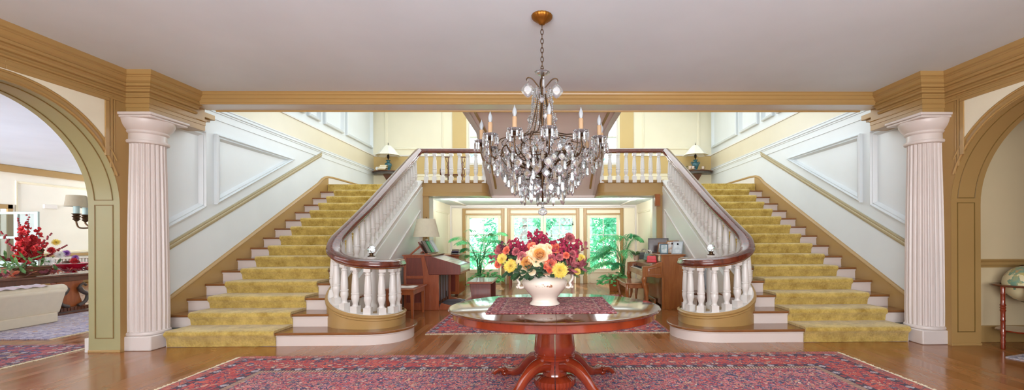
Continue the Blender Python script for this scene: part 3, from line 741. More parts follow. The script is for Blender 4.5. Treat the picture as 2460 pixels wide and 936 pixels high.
    b.add([(xs[0],y,z) for y,z in low]+[(xs[-1],y,z) for y,z in low], [(j,j+1,len(low)+j+1,len(low)+j) for j in range(len(low)-1)])
    rn = b.build('stair_runner', M['carpet'], smooth=50)
    tag(rn, 'plush mustard carpet runner covering the steps of the %s staircase' % nm, 'stair carpet', 'runners of the twin staircases')
    # ---------------- fluted column
    cx, cy = s*4.895, 5.515
    co = thing('fluted_column', 'white fluted column standing at the foot of the %s staircase beside the arch' % nm, 'column', (cx,cy,0), 'columns beside the arches'); co['kind'] = 'thing'
    def flute(a, z):
        k = (a*24/(2*pi)) % 1
        return 1 - .1*(sin(pi*(k-.14)/.72)**.7 if .14 < k < .86 else 0)
    sh = [(.2,.17),(.203,.4),(.2,.8),(.196,1.2),(.19,1.6),(.183,2.0),(.175,2.35),(.173,2.505)]
    MB().lathe([(r*1.02,z) for r,z in sh],240,(cx,cy,0),rf=flute,caps=False).build('shaft', M['column'], co, smooth=25)
    MB().box(cx-.215,cy-.215,0,cx+.215,cy+.215,.175).lathe([(.205,.17),(.216,.18),(.22,.195),(.216,.21),(.206,.218),(.19,.22)],48,(cx,cy,0)).build('base', M['column'], co, bevel=.014, seg=3)
    MB().lathe([(.18,2.495),(.206,2.502),(.214,2.52),(.206,2.538),(.186,2.542),(.184,2.615),(.192,2.622),(.204,2.63),(.208,2.645),(.202,2.655),(.218,2.67),(.242,2.70),(.262,2.74),(.27,2.772),(.27,2.785)],48,(cx,cy,0)).build('capital', M['column'], co, smooth=50)
    MB().box(cx-.275,cy-.275,2.782,cx+.275,cy+.275,2.81).box(cx-.29,cy-.29,2.81,cx+.29,cy+.29,2.845).build('abacus', M['column'], co, bevel=.01)
# ------------------------------------------------------------------ rugs
RUGF = ['c24e58','ac3a46','d98488','d06a70','5a5c86','e0a49c','cc3c40','d88a8c','e6c4b4','8a8aa8','363a62']
RUGB = ['c43838','b02e34','d05a4e','c24a48','dca088','5a5a80','d8b8a0','46385a']
def rug(name, label, x0, y0, x1, y1, bands, field=RUGF, border=RUGB, guard=('232848','b9b2bd','a8323a'), line=('c9ab90','6a3a40'), fs=24, bs=13, th=.012, fringe=None, group=None, z=0, rz=0):
    hx, hy = (x1-x0)/2, (y1-y0)/2; cx, cy = (x0+x1)/2, (y0+y1)/2
    m = rug_mat(name+'_pattern', hx, hy, bands, field, border, guard, line, fs, bs)
    r = thing(name, label, 'rug', (cx,cy,z), group, rz, world=False)
    b = MB(); nx, nyy = 40, 24
    q = random.Random(3)
    vs = [(-hx+2*hx*i/nx+(q.uniform(-.004,.004)), -hy+2*hy*j/nyy+(q.uniform(-.004,.004)), th) for j in range(nyy+1) for i in range(nx+1)]
    fs = [(j*(nx+1)+i, j*(nx+1)+i+1, (j+1)*(nx+1)+i+1, (j+1)*(nx+1)+i) for j in range(nyy) for i in range(nx)]
    b.add(vs, fs); b.box(-hx+.004,-hy+.004,.001,hx-.004,hy-.004,th-.002)
    b.build('pile', m, r)
    if fringe:
        ends = {'x': ((-1,0),(1,0)), 'y': ((0,-1),(0,1))}[fringe]
        fm = M['fringe']
        for ex, ey in ends:
            b = MB(); n = int((hy if ex else hx)*2/.012)
            for k in range(n):
                t = -1+2*(k+.5)/n; L = q.uniform(.03,.055)
                if ex: b.box(ex*hx, t*hy-.0035+q.uniform(-.003,.003), .001, ex*(hx+L), t*hy+.0035, .008)
                else: b.box(t*hx-.0035+q.uniform(-.003,.003), ey*hy, .001, t*hx+.0035, ey*(hy+L), .008)
            b.build('fringe', fm, r)
    return r
M['fringe'] = simple('wool_fringe','e6d9bd',.9)
rug('oriental_rug', 'large red and navy oriental rug lying under the round table', -3.38,.4,3.38,4.985, (.10,.17,.47,.55,.61), fringe='x')
rug('oriental_rug', 'smaller red oriental rug with cream fringe behind the round table, between organ and piano', -1.63,6.12,1.80,10.1, (.04,.10,.42,.50,.54), fs=14, bs=9, fringe='y')

# ------------------------------------------------------------------ round table
TX, TY, TZ = .118, 3.78, .755
tb = thing('round_table', 'oval polished mahogany table on a split pedestal with claw feet, beneath the chandelier', 'table', (TX,TY,.013))
for s in (-1,1):
    a0, a1 = (-pi/2, pi/2) if s > 0 else (pi/2, 3*pi/2)
    pr = [(.0,.725),(.865,.725),(.893,.732),(.90,.742),(.893,.752),(.88,.755),(0,.755)]
    MB().lathe(pr,56,(TX+s*.0015,TY,0),sy=.79/.9,a0=a0,a1=a1).build('tabletop_half', M['top'] if 'top' in M else M['mahog'], tb, smooth=40)
    MB().lathe([(.80,.664),(.845,.664),(.86,.674),(.86,.726),(.80,.726)],56,(TX+s*.0015,TY,0),sy=.79/.9,a0=a0,a1=a1).build('apron_half', M['mahog'], tb, smooth=30)
    gad = lambda a, z: 1 + (.035*abs(sin(a*16)) if z < .16 else 0)
    pr = [(.0,.035),(.10,.035),(.15,.06),(.172,.10),(.168,.135),(.135,.162),(.10,.168),(.092,.20),(.095,.29),(.15,.305),(.168,.315),(.172,.33),(.165,.338),(.170,.348),(.163,.358),(.172,.38),(.168,.43),(.158,.53),(.150,.66),(0,.66)]
    MB().lathe(pr,64,(TX+s*.004,TY-.02,0),a0=a0,a1=a1,rf=gad).build('pedestal_half', M['mahog'], tb, smooth=35)
for ang in (45,135,225,315):
    a = radians(ang); d = Vector((cos(a), sin(a)*.97, 0)); sd = Vector((-d.y, d.x, 0))
    c0 = Vector((TX,TY-.02,0))
    prof = crom([(.07,0,.25),(.16,0,.275),(.25,0,.262),(.34,0,.205),(.42,0,.13),(.50,0,.085),(.58,0,.07),(.64,0,.06)],5)
    rad = [.062,.064,.058,.050,.044,.040,.038,.040]
    n = len(prof); pts = [c0 + d*p.x + Vector((0,0,p.z)) for p in prof]
    rr = [rad[min(7,int(i/5))]*(1-(i/5-int(i/5))) + rad[min(7,int(i/5)+1)]*(i/5-int(i/5)) for i in range(n)]
    lg = MB().tube(pts, rr, 14, flat=.72).build('leg', M['mahog'], tb, smooth=70)
    b = MB()
    for k in (-1.5,-.5,.5,1.5):
        o = c0 + d*.62 + sd*k*.026
        e = d + sd*k*.20
        tp = crom([o+Vector((0,0,.075)), o+e*.05+Vector((0,0,.082)), o+e*.095+Vector((0,0,.058)), o+e*.12+Vector((0,0,.03))],4)
        b.tube(tp, [.018]+[.021]*(len(tp)-4)+[.022,.020,.014],8)
        b.tube([o+e*.11+Vector((0,0,.05)), o+e*.14+Vector((0,0,.035)), o+e*.15+Vector((0,0,.016))],[.009,.007,.002],6)
    b.ball(c0+d*.66+Vector((0,0,.042)),.042,12,8,sz=.7)
    b.build('claw_foot', M['mahog'], lg, smooth=70)
# mat on the table
rug('table_mat', 'small burgundy woven oriental mat lying on the round table', -.42,3.345,.592,4.22, (.012,.03,.09,.11,.125), field=['8e2234','a02a3c','70182c','c4707a','d8a0a0','a83848','501228'], border=['96243a','a42c40','78182c','c87880','d0a0a0','5a1428'], guard=('5a1428','c08890','8e2438'), line=('c79a8a','5a1a2a'), fs=34, bs=40, th=.008, z=TZ)
bpy.data.objects['table_mat'].children[0].data.materials[0].name = 'table_mat_pattern'
b = MB()
for y in (3.342,4.223): b.box(-.42,y-.006,TZ+.001,.592,y+.006,TZ+.009)
b.build('end_binding', simple('mat_binding','c9a05c',.8), bpy.data.objects['table_mat']) if False else None

# ------------------------------------------------------------------ porcelain urn
def porcelain():
    t = NT('sprigged_porcelain'); v = t.coord(); sp = t.n('ShaderNodeSeparateXYZ'); t.l(v, sp.inputs[0])
    n = t.noise(v, 24, 4, .7)[0]; m = t.noise(v, 9, 2)[0]
    band = t.math('MULTIPLY', t.math('GREATER_THAN', sp.outputs[2], .165), t.math('LESS_THAN', sp.outputs[2], .205))
    k = t.math('MULTIPLY', t.math('MULTIPLY', band, t.math('GREATER_THAN', m, .56)), t.math('GREATER_THAN', n, .55))
    c = t.mix(k, lin('d9ccbf'), lin('9a6a4e'))
    c = t.mix(t.math('GREATER_THAN', sp.outputs[2], .262), c, lin('d9a98a'))
    return t.bsdf(c, .12, coat=.6)
VX, VY, VZ = .035, 3.755, TZ+.009
ur = thing('porcelain_urn', 'white porcelain two-handled urn with painted sprigs on the table mat, holding the flowers', 'vase', (VX,VY,VZ))
pr = [(.0,.0),(.118,.0),(.13,.006),(.128,.016),(.112,.03),(.108,.05),(.118,.075),(.15,.11),(.182,.15),(.195,.18),(.196,.20),(.185,.222),(.165,.238),(.150,.25),(.150,.262),(.160,.275),(.172,.285),(.166,.287),(.145,.265),(.14,.25),(.16,.23),(.18,.20),(.17,.16),(.12,.1),(.1,.05),(0,.045)]
MB().lathe(pr,48,(VX,VY,VZ)).build('body', porcelain(), ur, smooth=60)
for s in (-1,1):
    pts = crom([(VX+s*.145,VY,VZ+.262),(VX+s*.20,VY,VZ+.285),(VX+s*.235,VY,VZ+.265),(VX+s*.24,VY,VZ+.225),(VX+s*.215,VY,VZ+.185),(VX+s*.225,VY,VZ+.165),(VX+s*.21,VY,VZ+.145),(VX+s*.18,VY,VZ+.15)],5)
    b = MB().tube(pts,[.013]*len(pts),8,flat=1.3); b.ball((VX+s*.235,VY,VZ+.15),.013,8,6); b.ball((VX+s*.225,VY,VZ+.285),.014,8,6)
    b.build('handle', bpy.data.materials['sprigged_porcelain'], ur, smooth=70)

# ------------------------------------------------------------------ flowers
def petalmat(n, c1, c2, rough=.6):
    t = NT(n); v = t.coord(); k = t.noise(v, 30, 3)[0]
    col = t.ramp(k, [(.35, lin(c1)), (.65, lin(c2))])
    m = t.bsdf(col, rough, sheen=.2)
    tl = t.n('ShaderNodeBsdfTranslucent'); t.l(col, tl.inputs[0]); mx = t.n('ShaderNodeMixShader'); mx.inputs[0].default_value = .35
    t.l(t.b.outputs[0], mx.inputs[1]); t.l(tl.outputs[0], mx.inputs[2]); t.l(mx.outputs[0], t.out.inputs[0])
    return m
F = {'peach': petalmat('peach_petal','f7d9a8','fdeed2'), 'peachc': petalmat('peach_centre','f0b44e','f9d68c'), 'orange': petalmat('orange_petal','e8684a','f39a7a'),
     'yellow': petalmat('yellow_petal','ead04c','f6e68a'), 'mag': petalmat('magenta_petal','9c1440','cc3a62'), 'red': petalmat('red_petal','b31626','dc3a3c'),
     'pink': petalmat('dusk_pink_petal','b24a58','d98084'), 'burg': petalmat('burgundy_leaf','7c3440','b0616a'), 'berry': petalmat('dark_berry','4a2036','7a3a4c'),
     'leaf': petalmat('dark_leaf','24442c','3f6a40',.5), 'lleaf': petalmat('mid_leaf','3f6b3a','6d9450',.5), 'white': petalmat('white_petal','e8e8e4','ffffff'), 'purple': petalmat('purple_petal','8a4fae','b884d0'),
     'twig': petalmat('twig','4a3a34','6a584c'), 'palm': petalmat('palm_leaf','46bd70','92eaa4',.4), 'palmd': petalmat('palm_leaf_dark','2c8a58','55c07c',.4), 'pothos': petalmat('pothos_leaf','45ae5c','80d886',.4)}
fr = random.Random(21)
def rose(name, c, r, face, m1, m2=None, parent=None, rings=4):
    c = Vector(c); f = Vector(face).normalized(); a = f.orthogonal().normalized(); b2 = f.cross(a)
    b = MB(); core = MB()
    for k in range(rings):
        tgt = core if (m2 and k < rings-2) else b
        np_ = 4 + k + (k > 2); q = (k+1)/rings
        for j in range(np_):
            th = 2*pi*(j/np_) + k*.8 + fr.uniform(-.15,.15)
            out = a*cos(th) + b2*sin(th)
            tilt = .10 + .95*q*q + fr.uniform(-.08,.08)
            d = out*sin(tilt) + f*cos(tilt)
            tgt.petal(c - f*r*.55 + out*r*(.04+.30*q), d, r*(.95+.25*q)*fr.uniform(.92,1.05), r*(.75+.45*q), f, .75-.4*q, .22-.42*q, 5, 3, .45)
    core_ = core if m2 else b
    core_.ball(c-f*r*.2, r*.2, 8, 6)
    o = b.build(name, m1, parent, smooth=80)
    if m2: core.build('flower_centre', m2, o, smooth=80)
    return o
def mum(name, c, r, face, m, parent, n=34):
    c = Vector(c); f = Vector(face).normalized(); a = f.orthogonal().normalized(); b2 = f.cross(a); b = MB()
    for k, tl in ((0,1.65),(1,1.35),(2,1.0),(3,.6),(4,.25)):
        q = max(5, int(n*(1-.17*k)))
        for j in range(q):
            th = 2*pi*j/q + k*.1; out = a*cos(th)+b2*sin(th)
            b.petal(c, out*sin(tl)+f*cos(tl), r*(1-.12*k)*fr.uniform(.85,1.05), r*.15, f, .5, .18, 3, 1, .3)
    return b.build(name, m, parent, smooth=80)
def spike(name, base, tip, n, fs, m, parent, r=.02, frac=.35):
    base, tip = Vector(base), Vector(tip); b = MB()
    for k in range(n):
        t = frac + (1-frac)*k/n
        w = r*(1.25-t)
        p = base.lerp(tip, t) + Vector((fr.uniform(-1,1),fr.uniform(-1,1),fr.uniform(-.6,.6)))*w*1.6
        f = Vector((fr.uniform(-1,1), fr.uniform(-1.2,.3), fr.uniform(-.2,.8))).normalized(); a = f.orthogonal().normalized(); c2 = f.cross(a)
        sz = fs*(1.25-.75*t)*fr.uniform(.8,1.2)
        for j in range(5):
            th = 2*pi*j/5+k; out = a*cos(th)+c2*sin(th)
            b.petal(p, out*.85+f*.45, sz, sz*.85, f, .4, .2, 3, 1, .3)
    o = b.build(name, m, parent, smooth=80)
    MB().tube([base, base.lerp(tip,.5)+Vector((0,0,.01)), tip], [.004,.003,.0015], 5).build('stem', F['lleaf'], o)
    return o
def leafspray(name, base, tip, n, L, W, m, parent, droop=.0, spread=1.0):
    base, tip = Vector(base), Vector(tip); b = MB(); ax = (tip-base).normalized()
    for k in range(n):
        t = .25 + .75*k/n; p = base.lerp(tip, t)
        out = (ax.orthogonal().normalized()*cos(k*2.4) + ax.cross(ax.orthogonal().normalized())*sin(k*2.4))
        d = out*spread + ax*.6 + Vector((0,-.25,-droop)); 
        b.petal(p, d, L*fr.uniform(.7,1.1), W*fr.uniform(.8,1.1), Vector((fr.uniform(-.4,.4),-.5,.8)), .2, fr.uniform(0,.4), 4, 1, .9)
    b.tube([base, tip], [.003,.0015], 5)
    return b.build(name, m, parent, smooth=80)
fl = thing('flower_arrangement', 'big bouquet of peach roses, magenta spikes and yellow chrysanthemums in the porcelain urn', 'flowers', (VX,VY,VZ+.25))
def fp(px, py, dy=0.0):
    D = VY + dy
    return Vector(((px-1309)/1050*D+.04, D, 1.338+(570-py)/1050*D))
fo = lambda p, k=1.0: Vector((p.x-VX, -.55*k, (p.z-1.06)*.9+.1))
B0 = Vector((VX,VY,VZ+.24))
for (px,py,r,dy) in ((1267,631,.088,-.17),(1296,611,.082,-.19)):
    p = fp(px,py,dy); rose('rose', p, r*.82, Vector((p.x-VX,-1,.35)), F['peach'], F['peachc'], fl, 5)
for i,(px,py,r,dy,mm) in enumerate(((1323,631,.045,-.21,'orange'),(1334,596,.044,-.14,'orange'),(1277,590,.036,-.15,'orange'),(1360,613,.028,-.18,'orange'),(1314,595,.04,-.15,'peach'),(1369,570,.046,-.06,'pink'),
      (1199,598,.046,-.02,'pink'),(1215,600,.034,-.1,'orange'),(1238,603,.032,-.15,'pink'),(1325,619,.034,-.2,'pink'),(1195,633,.036,-.05,'orange'),(1252,613,.036,-.16,'pink'),(1344,617,.03,-.2,'pink'),(1228,629,.024,-.16,'orange'),(1376,609,.032,-.1,'pink'),(1310,640,.022,-.22,'orange'),(1320,648,.026,-.22,'orange'))):
    p = fp(px,py,dy); rose('rose', p, r*.74, fo(p), F[mm], F['peachc'] if mm == 'peach' else None, fl, 4)
for (px,py,r,dy) in ((1344,649,.072,-.22),(1226,638,.062,-.18),(1206,620,.05,-.1),(1396,620,.04,-.02),(1386,652,.034,-.12)):
    p = fp(px,py,dy); mum('chrysanthemum', p, r, Vector((p.x-VX,-.9,.25)), F['yellow'], fl)
for (px,py,dy,n,mm,bw) in ((1293,552,.0,34,'mag',.055),(1272,560,-.04,26,'mag',.05),(1310,563,.02,28,'mag',.05),(1240,572,-.05,28,'mag',.05),(1222,578,.02,24,'mag',.045),(1352,572,-.06,28,'mag',.05),
      (1372,566,.02,26,'mag',.05),(1396,574,-.02,22,'mag',.045),(1330,578,-.1,24,'mag',.045),(1282,575,.1,24,'mag',.05),(1202,582,-.03,18,'berry',.04),(1258,585,-.1,22,'mag',.045),(1345,590,-.14,24,'mag',.045),(1304,585,-.1,22,'mag',.04),(1365,585,-.1,22,'mag',.045),(1388,590,.05,20,'pink',.045)):
    p = fp(px,py,dy); spike('flower_spike', B0+Vector(((p.x-VX)*.35,dy*.4,.03)), p, int(n*2.0), .033, F[mm], fl, bw, .42)
for (px,py,dy,n,mm,L,W) in ((1411,588,-.02,14,'burg',.04,.022),(1176,620,.03,12,'burg',.045,.024),(1186,606,.08,12,'pink',.045,.025),(1398,640,-.12,22,'burg',.062,.024),(1384,628,-.14,18,'pink',.055,.024),(1372,646,-.18,16,'burg',.05,.022),(1406,632,.04,12,'burg',.05,.022),(1200,585,.06,12,'berry',.035,.02),
      (1325,553,.12,10,'twig',.018,.008),(1366,557,.1,10,'twig',.018,.008),(1170,612,.12,9,'twig',.03,.018),(1290,545,.1,8,'twig',.014,.007)):
    p = fp(px,py,dy); leafspray('leaf_spray', B0+Vector(((p.x-VX)*.3,dy*.3,.02)), p, n, L*1.35, W*1.35, F[mm], fl)
for (px,py,dy,n,mm) in ((1408,642,-.04,12,'lleaf'),(1240,646,-.2,14,'leaf'),(1262,652,-.21,14,'leaf'),(1300,645,-.22,14,'leaf'),(1318,612,-.12,12,'leaf'),(1330,642,-.2,12,'leaf'),(1232,618,-.12,12,'leaf'),(1250,625,-.12,12,'leaf'),(1288,636,-.2,14,'leaf'),(1360,640,-.17,12,'lleaf'),(1310,600,-.05,12,'leaf'),(1270,600,-.08,12,'leaf'),(1355,600,-.08,12,'leaf'),(1222,600,.0,12,'leaf'),(1380,600,.04,12,'lleaf'),(1340,625,-.16,12,'leaf'),(1245,590,.05,12,'leaf'),(1215,648,-.1,12,'leaf')):
    p = fp(px,py,dy); leafspray('leaf_spray', B0+Vector(((p.x-VX)*.4,dy*.4,0)), p, n, .085, .042, F[mm], fl, .25)
# ------------------------------------------------------------------ chandelier
HX, HY, HZ = .02, 3.89, CZ
ch = thing('chandelier', 'large crystal chandelier with candle bulbs hanging on a chain above the round table', 'chandelier', (HX,HY,HZ))
cr = random.Random(4)
V = lambda r, a, z: Vector((HX+r*cos(a), HY+r*sin(a), z))
MB().lathe([(.088,3.31),(.09,3.30),(.084,3.285),(.06,3.265),(.035,3.25),(.026,3.235),(.012,3.23),(.0,3.228)],64,(HX,HY,0),rf=lambda a,z: 1+(.06*abs(sin(a*9)) if z > 3.25 else 0)).build('ceiling_canopy', M['gilt'], ch, smooth=60)
b = MB(); z = 3.225; k = 0
while z > 2.83:
    pts = []
    for j in range(14):
        a = 2*pi*j/14; u = .0125*cos(a); w = .026*sin(a)
        pts.append((HX+(u if k%2 else 0), HY+(0 if k%2 else u), z-.02+w))
    b.tube(pts, .0035, 6, closed=True); z -= .0405; k += 1
b.build('chain', M['brass'], ch, smooth=70)
MB().lathe([(.012,2.84),(.015,2.80),(.01,2.76),(.02,2.74),(.024,2.70),(.014,2.66),(.012,2.45),(.016,2.40),(.01,2.38),(.01,1.96),(.022,1.93),(.03,1.90),(.022,1.86),(.012,1.83),(.008,1.66),(.0,1.655)],16,(HX,HY,0)).build('stem', M['brass'], ch, smooth=60)
MB().lathe([(.012,2.775),(.035,2.785),(.062,2.80),(.068,2.808),(.06,2.806),(.034,2.793),(.012,2.785)],24,(HX,HY,0),rf=lambda a,z:1+.06*sin(a*10)).build('crystal_dish', M['cry'], ch, smooth=60)
MB().lathe([(.0,1.655),(.03,1.652),(.046,1.64),(.03,1.632),(.012,1.625),(.01,1.61),(.02,1.605),(.0,1.60)],20,(HX,HY,0)).build('crystal_cup', M['cry'], ch, smooth=60)
MB().ball((HX,HY,1.565),.042,14,9,sz=.8).build('crystal_ball', M['cry'], ch, shade=False)
# rings and ribs
b = MB()
for r, z in ((.36,2.17),(.16,2.235),(.19,2.04),(.24,1.88)): b.tube([V(r,2*pi*k/48,z) for k in range(48)], .004, 6, closed=True)
b.build('frame_ring', M['brass'], ch, smooth=70)
for k in range(6):
    a = 2*pi*(k+.27)/6
    if k < 4:
        a4 = pi/2*k+.09
        MB().tube(crom([V(.02,a4,2.66),V(.05,a4,2.70),V(.09,a4,2.745),V(.125,a4,2.755),V(.14,a4,2.735),V(.125,a4,2.72)],5),.0055,6).build('crown_scroll', M['brass'], ch, smooth=70)
    MB().tube(crom([V(.03,a,2.62),V(.075,a,2.40),V(.13,a,2.27),V(.26,a,2.215),V(.375,a,2.19),V(.40,a,2.10),V(.33,a,1.97),V(.2,a,1.90),V(.03,a,1.87)],5),.0045,6).build('frame_rib', M['brass'], ch, smooth=70)
    MB().tube(crom([V(.02,a+.5,1.88),V(.10,a+.5,1.96),V(.2,a+.5,2.10),V(.28,a+.5,2.20),V(.33,a+.5,2.215),V(.345,a+.5,2.18)],5),.006,6).build('frame_scroll', M['brass'], ch, smooth=70)
# crystals: meshes are built at the canopy point and then only moved
def cmesh(f):
    b = MB(); f(b); return b
def drop(b, L=.085, w=.011):
    o = Vector((HX,HY,HZ))
    b.lathe([(.0005,0),(w*.55,-.006),(w*.95,-.016),(w,-L*.72),(w*.9,-L*.8),(.0005,-L)][::-1],6,o)
    b.ball(o+Vector((0,0,.008)),.0075,6,4)
def leafc(b, L=.082, w=.036):
    o = Vector((HX,HY,HZ)); b.ball(o+Vector((0,0,.01)),.009,6,4)
    n = 10; vs = []
    out = [(0,0),(.55,-.16),(.9,-.36),(1,-.56),(.72,-.74),(.35,-.9),(0,-1)]
    out = out + [(-x,z) for x,z in out[-2:0:-1]]
    for x, z in out: vs.append(o+Vector((x*w,0,z*L)))
    m = len(out)
    for sgn in (-1,1):
        for x, z in out: vs.append(o+Vector((x*w*.55,sgn*.010,(z*.6-.22)*L)))
    fs = []
    for i in range(m):
        j = (i+1) % m
        fs.append((i,j,m+j,m+i)); fs.append((j,i,2*m+i,2*m+j))
    fs.append(tuple(m+i for i in range(m))); fs.append(tuple(2*m+i for i in range(m))[::-1])
    b.add(vs, fs)
dropo = []; leafo = []
def hang(kind, p, a, sc=1.0):
    L = dropo if kind == 'crystal_drop' else leafo
    L.append((Vector(p), a, sc))
NA = 12
armb = None
for k in range(NA):
    a = -pi/2 + 2*pi*k/NA + .105
    R = .525 if k % 3 else .535
    zc = 2.165
    arm = MB().tube(crom([V(.03,a,1.90),V(.12,a,1.945),V(.24,a,1.99),V(.31,a,2.03),V(.37,a,2.11),V(.41,a,2.08),V(.42,a,2.03),V(.46,a,1.99),V(.51,a,2.01),V(R+.005,a,2.07),V(R,a,2.12),V(R,a,zc-.02)],5), .0062, 7)
    arm.lathe([(.0062,zc-.03),(.02,zc-.025),(.028,zc-.012),(.02,zc-.006),(.012,zc)],14,V(R,a,0)); 
    arm = arm.build('arm', M['brass'], ch, smooth=70)
    MB().lathe([(.012,zc-.004),(.034,zc),(.056,zc+.012),(.062,zc+.02),(.055,zc+.018),(.03,zc+.006),(.012,zc+.004)],20,V(R,a,0),rf=lambda t,z:1+.06*sin(t*8)).build('bobeche', M['cry'], arm, smooth=60)
    MB().lathe([(.019,zc+.004),(.019,zc+.11),(.016,zc+.115),(.01,zc+.116)],16,V(R,a,0)).build('candle_sleeve', M['candle'], arm, smooth=50)
    MB().lathe([(.01,zc+.112),(.011,zc+.122),(.0175,zc+.142),(.018,zc+.155),(.013,zc+.175),(.006,zc+.19),(.002,zc+.205),(.0,zc+.208)],14,V(R,a,0)).build('light_bulb', M['bulb'], arm, smooth=70)
    for j in range(9):
        t = 2*pi*j/9+.2; p = V(R,a,zc+.008)+Vector((cos(t)*.06,sin(t)*.06,0)); hang('crystal_drop', p, t, cr.uniform(.9,1.25))
    hang('crystal_leaf', V(.465,a,1.975), a+pi/2, 1.15)
    hang('crystal_leaf', V(.40,a+.13,2.02), a+pi/2, .95)
    hang('crystal_leaf', V(.51,a+.2,2.0), a+pi/2, .85)
    hang('crystal_leaf', V(.31,a,1.905), a+pi/2, 1.1)
    hang('crystal_drop', V(.37,a+.1,1.98), a, 1.3)
    hang('crystal_drop', V(.44,a+.26,1.98), a, 1.2)
    hang('crystal_leaf', V(.24,a+.2,1.80), a+pi/2, 1.15)
    hang('crystal_drop', V(.34,a+.2,1.90), a, 1.45)
    hang('crystal_drop', V(.27,a+.05,1.82), a, 1.5)
    hang('crystal_leaf', V(.36,a+.3,1.94), a+pi/2, 1.25); hang('crystal_drop', V(.48,a-.1,2.02), a, 1.2); hang('crystal_drop', V(.40,a-.15,1.97), a, 1.35)
    hang('crystal_drop', V(.20,a+.1,1.79), a, 1.5); hang('crystal_leaf', V(.30,a+.4,2.13), a+pi/2, 1.0); hang('crystal_leaf', V(.43,a+.39,2.09), a+pi/2, .9)
for k in range(16):
    a = 2*pi*k/16+.1
    hang('crystal_drop', V(.30,a,1.86), a, 1.3); hang('crystal_leaf', V(.46,a,2.06), a+pi/2, .9); hang('crystal_drop', V(.38,a+.1,2.08), a, 1.2); hang('crystal_leaf', V(.22,a,1.93), a+pi/2, 1.0); hang('crystal_drop', V(.15,a,1.80), a, 1.3)
for k in range(8):
    a = 2*pi*k/8+.25
    hang('crystal_drop', V(.19,a,1.755), a, 1.75); hang('crystal_leaf', V(.13,a+.3,1.785), a+pi/2, 1.1)
    hang('crystal_leaf', V(.17,a+.2,2.20), a+pi/2, 1.0); hang('crystal_drop', V(.22,a,2.02), a, 1.2); hang('crystal_leaf', V(.26,a,2.15), a+pi/2, .9)
for k in range(6):
    a = 2*pi*(k+.27)/6
    if k < 4: hang('crystal_leaf' if k != 3 else 'crystal_drop', V(.128,pi/2*k+.09,2.71), 0, 1.9 if k != 3 else 1.2)
    hang('crystal_drop', V(.07,a+.5,2.66), a, 1.1); hang('crystal_leaf', V(.12,a+.5,2.42), a+pi/2, .9); hang('crystal_leaf', V(.10,a+.2,2.56), a+pi/2, .8)
def place(kind, L, f):
    # the largest in the picture (nearest, lowest) as single parts, the rest as one
    L.sort(key=lambda q: (q[0].y-HY)*1.0 - q[2]*.2)
    proto = MB(); f(proto)
    first = proto.build(kind, M['cry'], ch, shade=False); org = Vector((HX,HY,HZ))
    for i, (p, a, sc) in enumerate(L[:98]):
        if i == 0: first.location = p-org; first.rotation_euler = (0,0,a); first.scale = (sc*.86,)*3
        else: dupe(first, p-org, ch, a, (sc*.86,)*3)
    if L[98:]:
        b = MB()
        for p, a, sc in L[98:]:
            T = Matrix.Translation(p) @ Matrix.Rotation(a,4,'Z') @ Matrix.Scale(sc*.86,4) @ Matrix.Translation(-org)
            q = MB(); f(q); b.add(q.v, q.f, T)
        o = b.build(kind+'_cluster', M['cry'], ch, shade=False); o['kind'] = 'stuff'
place('crystal_drop', dropo, drop); place('crystal_leaf', leafo, leafc)
# bead strands
b = MB()
def beads(pts, r=.0085):
    for p, _ in resample3(pts, .0185): b.lathe([(.0004,-r),(r,0),(.0004,r)],6,p)
def resample3(pts, step):
    out = []; acc = 0; nxt = 0
    for a, c in zip(pts, pts[1:]):
        a, c = Vector(a), Vector(c); L = (c-a).length
        while L > 0 and nxt <= acc+L: out.append((a.lerp(c,(nxt-acc)/L),0)); nxt += step
        acc += L
    return out
def strand(pts, r=.0085):
    global b
    b = MB(); beads(pts, r); return b.build('bead_strand', M['cry'], ch, shade=False)
for k in range(12):
    a = 2*pi*(k+.3)/12
    strand(crom([V(.085,a,2.64),V(.092,a,2.50),V(.11,a,2.36),V(.155,a,2.235)],5))
    strand(crom([V(.36,a,2.17),V(.345,a+.13,2.105),V(.345,a+.39,2.105),V(.36,a+.52,2.17)],4), .0075)
    strand(crom([V(.155,a,2.235),V(.24,a,2.12),V(.36,a,2.17)],5), .007)
    strand(crom([V(.50,a-.26,2.12),V(.50,a-.13,2.03),V(.50,a+.13,2.03),V(.50,a+.26,2.12)],4), .0075)
for k in range(12):
    a = 2*pi*(k+.55)/12
    strand(crom([V(.36,a,2.0),V(.30,a,1.90),V(.20,a,1.80),V(.06,a,1.84)],5), .0085)
